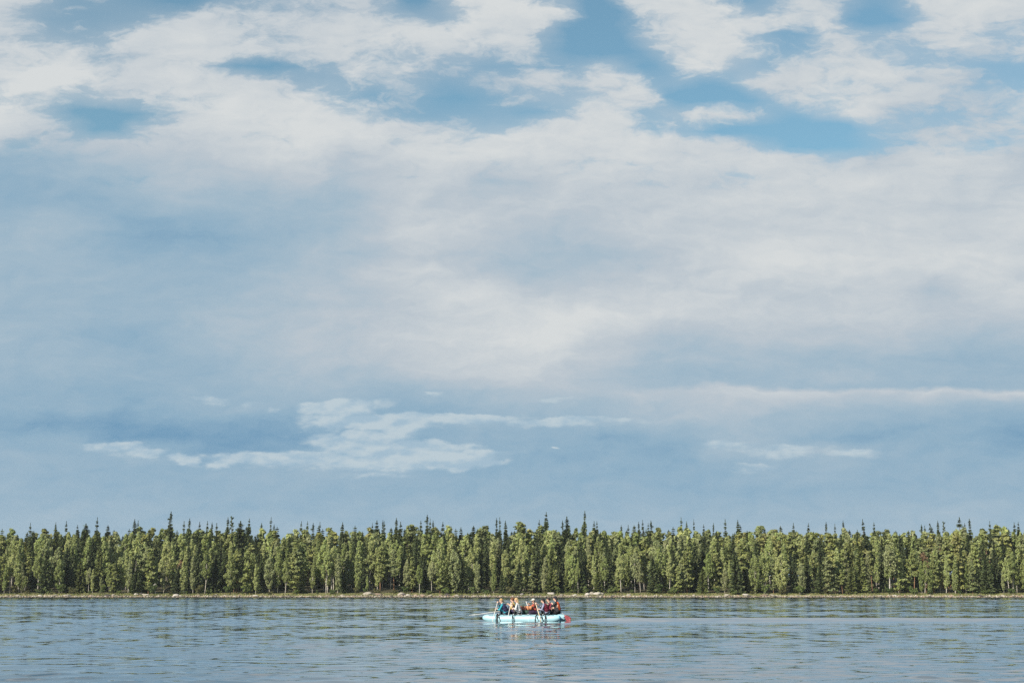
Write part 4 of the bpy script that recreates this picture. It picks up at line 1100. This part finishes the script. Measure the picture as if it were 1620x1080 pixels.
def person(seat, facing, lean, hands, grip_dir, label, jacket, trousers, hair, skin='fair', vest=None, head_dir=None, sleeves=True, feet=None,
           hair_style='short', cap=None, back_only=False, side_lean=0.0, size=1.0, knees_in=0.0):
    k = size * 0.95; up = Vector((0, 0, 1)); f = facing.normalized(); l = up.cross(f)
    d = (up * math.cos(lean) + f * math.sin(lean) + l * side_lean).normalized()
    P0 = seat + up * 0.10 * k
    fr = frame_of(f, d)
    neck = P0 + d * 0.47 * k
    hdir = (head_dir or f).normalized()
    hc = neck + (d * 0.45 + up * 0.55).normalized() * 0.185 * k + f * 0.02
    fh = frame_of(hdir, (up * 0.8 + d * 0.2) + hdir * 0.05)
    b = MB()
    T = lambda q: fh @ Vector(q) * k + hc
    # torso, neck
    loft(b, [P0 - d * 0.09 * k, P0, P0 + d * 0.13 * k, P0 + d * 0.28 * k, P0 + d * 0.40 * k, P0 + d * 0.47 * k], [(q * k, w * k) for q, w in ((.10, .13), (.135, .175), (.115, .155), (.125, .178), (.105, .165), (.06, .075))], fr, 16, 1)
    b.capsule(neck - d * 0.03 * k, hc - fh @ Vector((0.01, 0, 0.06)), 0.060 * k, 0.055 * k, 10, 0)
    # head: skull, jaw, nose, ears
    rot3 = np.array(fh)
    b.ellipsoid(T((-0.008, 0, 0.022)), 0.096 * k, 0.076 * k, 0.098 * k, 16, 11, rot3, 0)
    b.ellipsoid(T((0.022, 0, -0.055)), 0.066 * k, 0.056 * k, 0.066 * k, 14, 9, rot3, 0)
    b.capsule(T((0.088, 0, 0.012)), T((0.108, 0, -0.028)), 0.010 * k, 0.016 * k, 8, 0, 3)
    b.ellipsoid(T((0.080, 0, 0.036)), 0.018 * k, 0.05 * k, 0.012 * k, 10, 6, rot3, 0)
    b.capsule(T((0.078, -0.018, -0.062)), T((0.078, 0.018, -0.062)), 0.011 * k, 0.011 * k, 6, 0, 3)
    for s_ in (-1, 1): b.ellipsoid(T((-0.008, s_ * 0.078, -0.008)), 0.020 * k, 0.010 * k, 0.032 * k, 8, 6, rot3, 0)
    # arms
    for s_, hw in zip((1, -1), hands):
        sh = P0 + d * 0.405 * k + l * s_ * 0.175 * k
        el, wr = ik(sh, hw - (hw - sh).normalized() * 0.07, 0.285 * k, 0.255 * k, -up * 0.8 + l * s_ * 0.75 - f * 0.2)
        b.capsule(sh, el, 0.060 * k, 0.047 * k, 10, 1); b.capsule(el, wr, 0.046 * k, 0.033 * k, 10, 1 if sleeves else 0)
        hand(b, wr, wr + (hw - wr).normalized() * 0.07, grip_dir, f)
    # legs
    ft = feet or (None, None)
    for s_, q in zip((1, -1), ft):
        hip = P0 + l * s_ * 0.095 * k - up * 0.01
        foot = q if q is not None else hip + f * 0.22 * k + l * (s_ * 0.09 + knees_in) - up * 0.07 * k
        kn, an = ik(hip, foot + up * 0.07, 0.41 * k, 0.40 * k, f * 0.8 + up * 0.75 + l * s_ * 0.1)
        b.capsule(hip, kn, 0.088 * k, 0.062 * k, 12, 2); b.capsule(kn, an, 0.060 * k, 0.042 * k, 10, 2)
        b.capsule(an - up * 0.03 - f * 0.02, an - up * 0.035 + f * 0.15 * k, 0.044 * k, 0.036 * k, 10, 3)
    v, fc = b.arrays(); tags = np.array(b.tag)
    src = mesh_np('body_source', v, fc, [])
    tmp = bpy.data.objects.new('body_source', src); COL.objects.link(tmp)
    rm = tmp.modifiers.new('remesh', 'REMESH'); rm.mode = 'VOXEL'; rm.voxel_size = 0.0125
    sm2 = tmp.modifiers.new('smooth', 'SMOOTH'); sm2.factor = 0.5; sm2.iterations = 2
    me = bpy.data.meshes.new_from_object(tmp.evaluated_get(bpy.context.evaluated_depsgraph_get()))
    bpy.data.objects.remove(tmp); bpy.data.meshes.remove(src)
    me.name = 'person'
    kd = KDTree(len(v))
    for i, q in enumerate(v): kd.insert(q, i)
    kd.balance()
    me.materials.clear()
    for mt_ in (skin_mat(skin, {'fair': (0.48, 0.30, 0.225), 'tan': (0.46, 0.27, 0.19)}[skin]), cloth(jacket), cloth(trousers), cloth((0.02, 0.02, 0.022)), M['eye'], M['lip']): me.materials.append(mt_)
    eyes = [T((0.083, s_ * 0.031, 0.012)) for s_ in (-1, 1)]; mouth = T((0.088, 0, -0.062))
    idx = np.zeros(len(me.polygons), dtype=np.int32)
    for p in me.polygons:
        c_ = p.center; t_ = tags[kd.find(c_)[1]]
        if t_ == 0 and (c_ - hc).length < 0.14:
            if min((c_ - q).length for q in eyes) < 0.016: t_ = 4
            elif abs((c_ - mouth).dot(fh @ Vector((0, 0, 1)))) < 0.009 and (c_ - mouth).length < 0.027: t_ = 5
        idx[p.index] = t_
    me.polygons.foreach_set('material_index', idx); me.polygons.foreach_set('use_smooth', np.ones(len(idx), dtype=bool))
    me.transform(Matrix.Translation(-seat))
    o = link('person', me); o.location = seat
    tag(o, label, 'person', 'paddlers on the raft')
    # hair: a shell over the back and top of the skull
    hb = MB(); rows = []
    n_, m_ = 22, 12
    for i in range(m_):
        ph = math.pi * (0.03 + 0.64 * i / (m_ - 1)); row = []
        for j in range(n_):
            t = 2 * math.pi * j / n_
            front = max(0.0, math.cos(t))
            ph2 = ph * (1 - 0.42 * front ** 0.8)
            rr = 1 + 0.06 * mnoise.noise(Vector((t * 3, ph * 6, len(label))))
            row.append(tuple(T((-0.010 + 0.106 * rr * math.sin(ph2) * math.cos(t), 0.087 * rr * math.sin(ph2) * math.sin(t), 0.026 + 0.108 * rr * math.cos(ph2))) - seat))
        rows.append(row)
    hb.grid(np.array(rows), True, True)
    if hair_style == 'tail': hb.capsule(T((-0.10, 0, 0.02)) - seat, T((-0.155, 0, -0.11)) - seat, 0.036 * k, 0.018 * k, 9)
    if hair_style == 'long':
        for s_ in (-1, 0, 1): hb.capsule(T((-0.07, s_ * 0.045, 0.0)) - seat, T((-0.085, s_ * 0.05, -0.15)) - seat, 0.045 * k, 0.024 * k, 9)
    if hair_style == 'bun': hb.ellipsoid(T((-0.10, 0, 0.07)) - seat, 0.04, 0.04, 0.04, 10, 7)
    hb.build('hair', cloth(hair), o)
    if cap:
        cb = MB(); rows = []
        for i in range(8):
            ph = math.pi * (0.02 + 0.46 * i / 7)
            rows.append([tuple(T((-0.008 + 0.114 * math.sin(ph) * math.cos(t), 0.096 * math.sin(ph) * math.sin(t), 0.034 + 0.112 * math.cos(ph))) - seat) for t in np.arange(20) / 20 * 2 * math.pi])
        cb.grid(np.array(rows), True, True)
        cb.box(T((0.125, 0, 0.045)) - seat, (0.09, 0.13, 0.012), rot3)
        cb.build('cap', cloth(cap), o)
    if vest:
        vb = MB()
        hs_ = [(.140, .175), (.150, .185), (.152, .192), (.150, .188), (.135, .150), (.10, .11)]
        zs = (0.02, 0.06, 0.20, 0.33, 0.42, 0.465)
        if back_only:      # open front: a slab over the back
            th = np.linspace(R(128), R(232), 13); rows = []
            for z_, (a_, w_) in zip(zs, hs_): rows.append([tuple(P0 + d * z_ * k - seat + fr @ Vector((a_ * k * 1.12 * math.cos(t), w_ * k * math.sin(t), 0))) for t in th])
            for z_, (a_, w_) in list(zip(zs, hs_))[::-1]: rows.append([tuple(P0 + d * z_ * k - seat + fr @ Vector((a_ * k * 0.84 * math.cos(t), w_ * k * 0.9 * math.sin(t), 0))) for t in th])
            rows.append(rows[0]); vb.grid(np.array(rows))
        else: loft(vb, [P0 + d * z_ * k - seat for z_ in zs], [(a_ * k, w_ * k) for a_, w_ in hs_], fr, 20)
        for z_ in () if back_only else (0.12, 0.24):
            ring = [P0 + d * z_ * k - seat + fr @ Vector((.160 * k * math.cos(t), .198 * k * math.sin(t), 0)) for t in np.linspace(0, 2 * math.pi, 25)]
            vb.tube(ring, 0.012, 5)
        vb.build('life_vest', cloth(vest), o)
    return o, hc

BACK_U = -Vector((CA, -SA, 0))        # towards the bow
IN = Vector((SA, CA, 0))              # from the near tube to the far one
SEAT_Z = 0.355
def seat_at(px, v, z=SEAT_Z): return RPX(px, v, z)
def H(px, py, v):
    p = RPX(px, v, 0.7); return Vector((p.x, p.y, ROW(py, p.y)))
def deck_feet(seat, df, sgn, spread=0.13):
    c_ = seat + BACK_U * df + IN * sgn * 0.22; c_.z = 0.30
    return (c_ + IN * -spread * 0.5, c_ + IN * spread * 0.5)

NAVY = (0.018, 0.020, 0.045); BLACK = (0.014, 0.014, 0.017)
# grip points are shared with the paddles below
HANDS = {
 'teal': (H(784, 963.5, -.86), H(787, 952, -.70)), 'white': (H(811, 963, -.86), H(809, 954, -.66)), 'yellow': (H(806, 957, .50), H(803, 955, .90)),
 'grey': (H(850.5, 964, -.88), H(847.5, 954, -.68)), 'orange': (H(838, 960, .55), H(836, 955, .86)), 'maroon': (H(866, 956, .45), H(862, 955, .84)), 'steer': (H(873, 954, -.30), H(882.5, 957.5, -.52))}
s_ = seat_at(801, -.72); person(s_, BACK_U, 0.50, HANDS['teal'], Vector((0, 0, 1)), 'fair-haired person in a teal jacket leaning forward at the bow with a paddle', (0.025, 0.25, 0.32), NAVY, (0.34, 0.23, 0.11),
    vest=(0.022, 0.02, 0.06), feet=deck_feet(s_, 0.30, 1), hair_style='tail', head_dir=BACK_U - IN * 0.9)
s_ = seat_at(822.5, -.72); person(s_, BACK_U, 0.34, HANDS['white'], Vector((0, 0, 1)), 'blond person in a whitish jacket paddling beside the orange bags', (0.42, 0.43, 0.44), BLACK, (0.40, 0.28, 0.14),
    feet=deck_feet(s_, 0.28, 1), hair_style='long', head_dir=BACK_U - IN * 0.6)
s_ = seat_at(815, .72); person(s_, BACK_U, 0.26, HANDS['yellow'], Vector((0, 0, 1)), 'brown-haired person in a yellow jacket on the far tube near the bow', (0.36, 0.25, 0.05), NAVY, (0.11, 0.05, 0.025),
    feet=deck_feet(s_, 0.30, -1), sleeves=False, hair_style='bun')
s_ = seat_at(845, .70, 0.33); person(s_, BACK_U - IN * 0.5, 0.05, HANDS['orange'], Vector((0, 0, 1)), 'person in a pale cap and orange-red life vest seated on the far tube', (0.10, 0.03, 0.03), BLACK, (0.20, 0.12, 0.07),
    vest=(0.34, 0.07, 0.03), cap=(0.52, 0.49, 0.43), feet=deck_feet(s_, 0.28, -1), size=0.93, head_dir=BACK_U - IN * 0.8)
s_ = seat_at(866, -.72); person(s_, BACK_U, 0.42, HANDS['grey'], Vector((0, 0, 1)), 'dark-haired person in a lavender-grey jacket and maroon life vest paddling', (0.21, 0.22, 0.31), (0.012, 0.022, 0.024), (0.012, 0.011, 0.016),
    vest=(0.10, 0.009, 0.022), feet=deck_feet(s_, 0.30, 1), hair_style='long')
s_ = seat_at(872, .70); person(s_, BACK_U, 0.24, HANDS['maroon'], Vector((0, 0, 1)), 'pale-faced person in a dark jacket half hidden behind the maroon-vested paddler', (0.03, 0.028, 0.04), BLACK, (0.03, 0.02, 0.02),
    vest=(0.22, 0.03, 0.06), feet=deck_feet(s_, 0.28, -1), head_dir=BACK_U - IN * 0.5)
s_ = seat_at(883, -.42, 0.42); person(s_, BACK_U, 0.26, HANDS['steer'], Vector((0.8, 0, -0.6)), 'black-haired person in an orange life vest steering with a red-bladed oar', (0.02, 0.02, 0.024), BLACK, (0.014, 0.012, 0.02),
    vest=(0.42, 0.075, 0.022), feet=deck_feet(s_, 0.32, 0), sleeves=False, hair_style='long', back_only=True)

# ------------------------------------------------------------------ paddles
M['shaft'] = plain('pale_shaft', (0.52, 0.51, 0.48), 0.45, 0, 0.08)
M['shaft_wood'] = plain('wooden_shaft', (0.62, 0.48, 0.33), 0.5, 0, 0.15)
M['red_blade'] = plain('red_blade', (0.17, 0.006, 0.016), 0.4, 0, 0.1); M['white_blade'] = plain('white_blade', (0.74, 0.74, 0.72), 0.4, 0, 0.06)
M['grip'] = plain('dark_grip', (0.03, 0.03, 0.03), 0.6)
def paddle(top, tip, label, shaft='shaft', blade='white_blade', face=None, blade_l=0.45, blade_w=0.17, grip=True):
    o = bpy.data.objects.new('paddle', None); COL.objects.link(o); o.location = top
    tag(o, label, 'paddle', 'paddles of the raft crew')
    d = (tip - top); L = d.length; d.normalize()
    face = (face or Vector((0, 1, 0))); face = (face - d * face.dot(d)).normalized(); w = d.cross(face)
    b = MB(); b.tube([d * 0.0, d * (L * 0.5), d * (L - blade_l * 0.8)], 0.0165 if grip else 0.013, 8); b.build('shaft', M[shaft], o)
    b = MB(); rows = []
    for i in range(9):
        t = i / 8; hw = blade_w / 2 * min(1.0, 0.18 + 1.25 * t ** 0.8) * (1 if t < 0.86 else (1 - ((t - 0.86) / 0.14) ** 2 * 0.45)); th = 0.016 * (1 - 0.6 * t)
        c_ = d * (L - blade_l + blade_l * t)
        rows.append([tuple(c_ + w * hw * math.cos(a_) + face * (th * math.sin(a_) + 0.012 * math.cos(a_) ** 2)) for a_ in np.arange(12) / 12 * 2 * math.pi])
    b.grid(np.array(rows), True, True); b.build('blade', M[blade], o)
    if grip:
        b = MB(); b.capsule(-w * 0.045, w * 0.045, 0.019, 0.019, 8); b.build('grip', M['grip'], o)
    return o
def through(a, c_, up_, down):
    d = (c_ - a).normalized(); return a - d * up_, c_ + d * down
h = HANDS['teal']; tp, bt = through(h[1], h[0], 0.05, 1.25); paddle(tp, bt, 'pale upright paddle held by the teal-jacketed person at the bow')
h = HANDS['white']; tp = H(808.5, 951.5, -.66); bt = H(799.5, 997, -1.05); paddle(tp, bt, 'pale paddle dipping beside the person in the whitish jacket', face=IN)
h = HANDS['yellow']; paddle(RPX(793, .30, 0.50), RPX(742, .55, 0.25), 'long pale paddle lying low and sticking out past the bow', blade_l=0.35, blade_w=0.09, face=Vector((0, 0.2, 1)), grip=False)
h = HANDS['grey']; tp, bt = through(h[1], h[0], 0.06, 1.22); paddle(tp, bt, 'light wooden paddle held by the person in the lavender-grey jacket', 'shaft_wood')
h = HANDS['orange']; paddle(H(832, 950, .86), RPX(842, .96, 0.05), 'pale paddle raised behind the orange bags by the far-tube rider')
paddle(H(872.5, 952.5, -.30), H(901.5, 981, -.40), 'steering oar with a white shaft and rounded red blade at the stern', blade='red_blade', blade_l=0.38, blade_w=0.25, face=Vector((-0.1, -1, 0.1)), grip=False)

# ------------------------------------------------------------------ bags on the deck
def dry_bag(px, v, z, length, rad, yaw, c_, label, roll=0.0, upright=False):
    o = bpy.data.objects.new('dry_bag', None); COL.objects.link(o); o.location = RPX(px, v, z); o.rotation_euler = (0, roll, yaw - YAW)
    tag(o, label, 'bag', 'bags lashed on the deck')
    b = MB(); n = 10; pts = []; rad_ = []
    for i in range(n):
        t = i / (n - 1); pts.append((length * (t - 0.5), 0, 0) if not upright else (0, 0, length * t)); rad_.append(rad * (0.72 + 0.28 * math.sin(math.pi * min(1, t * 1.1 + 0.05)) ** 0.5) * (1 + 0.05 * math.sin(i * 2.3)))
    b.tube(pts, rad_, 14); b.build('sack', cloth(c_), o)
    b = MB()
    if upright: b.capsule((-rad * .7, 0, length + .02), (rad * .7, 0, length + .02), 0.028, 0.028, 8)
    else: b.capsule((length * .5 + .02, -rad * .7, 0), (length * .5 + .02, rad * .7, 0), 0.028, 0.028, 8)
    b.build('rolled_top', M['webbing'], o)
    b = MB()
    for q in (0.3, 0.7):
        th = np.linspace(0, 2 * math.pi, 17); rr = rad * 1.02 + 0.004
        b.tube([(length * (q - .5), rr * math.cos(t), rr * math.sin(t)) if not upright else (rr * math.cos(t), rr * math.sin(t), length * q) for t in th], 0.010, 5)
    b.build('strap', M['webbing'], o)
    return o
dry_bag(825, -.20, 0.60, 0.46, 0.15, 0.15, (0.34, 0.115, 0.075), 'salmon-orange bag on the deck next to the blond paddler', 0.05)
dry_bag(836, -.05, 0.63, 0.44, 0.14, -0.2, (0.38, 0.16, 0.08), 'light orange bag on the deck in the middle of the raft', -0.15)
dry_bag(841, .20, 0.56, 0.40, 0.13, 0.5, (0.55, 0.09, 0.07), 'red bag on the deck in front of the capped rider', 0.1)
dry_bag(831, -.30, 0.44, 0.80, 0.115, 0.0, (0.02, 0.045, 0.035), 'long dark green bag lying low under the orange bags')
dry_bag(843, -.28, 0.43, 0.42, 0.11, 0.2, (0.020, 0.009, 0.034), 'dark purple bag low on the deck near the wooden paddle')
dry_bag(867.5, -.66, 0.36, 0.20, 0.09, 0.0, (0.10, 0.34, 0.33), 'small teal sack standing on the near tube by the maroon vest', 0.0, True)
dry_bag(877, -.30, 0.46, 0.60, 0.15, 0.1, (0.016, 0.016, 0.02), 'bulky black bag piled under the steering person')
dry_bag(806, -.10, 0.46, 0.55, 0.13, -0.1, (0.02, 0.018, 0.05), 'navy bag on the deck between the teal and whitish jackets')

# ------------------------------------------------------------------ thin haze volume, added to lift and blue the dark gaps in the forest
hz = MB(); X0, X1, Y0, Y1, Z0, Z1 = -950, 950, -320, 1060, -3.0, 36.0
hv = np.array([(x_, y_, z_) for x_ in (X0, X1) for y_ in (Y0, Y1) for z_ in (Z0, Z1)], dtype=float)
hf = np.array([(0, 1, 3, 2), (4, 6, 7, 5), (0, 4, 5, 1), (2, 3, 7, 6), (0, 2, 6, 4), (1, 5, 7, 3)])
m = bpy.data.materials.new('added_haze'); m.use_nodes = True; m.node_tree.nodes.clear(); gg = G(m.node_tree)
pv = gg.n('ShaderNodeVolumePrincipled'); pv.inputs['Color'].default_value = (0.80, 0.88, 0.95, 1); pv.inputs['Density'].default_value = 0.00007; pv.inputs['Anisotropy'].default_value = 0.2
ou = gg.n('ShaderNodeOutputMaterial'); m.node_tree.links.new(pv.outputs[0], ou.inputs['Volume'])
tag(link('haze', mesh_np('haze', hv, hf, [m])), 'thin pale haze added over the lake to lift the dark forest gaps', 'haze', kind='stuff')
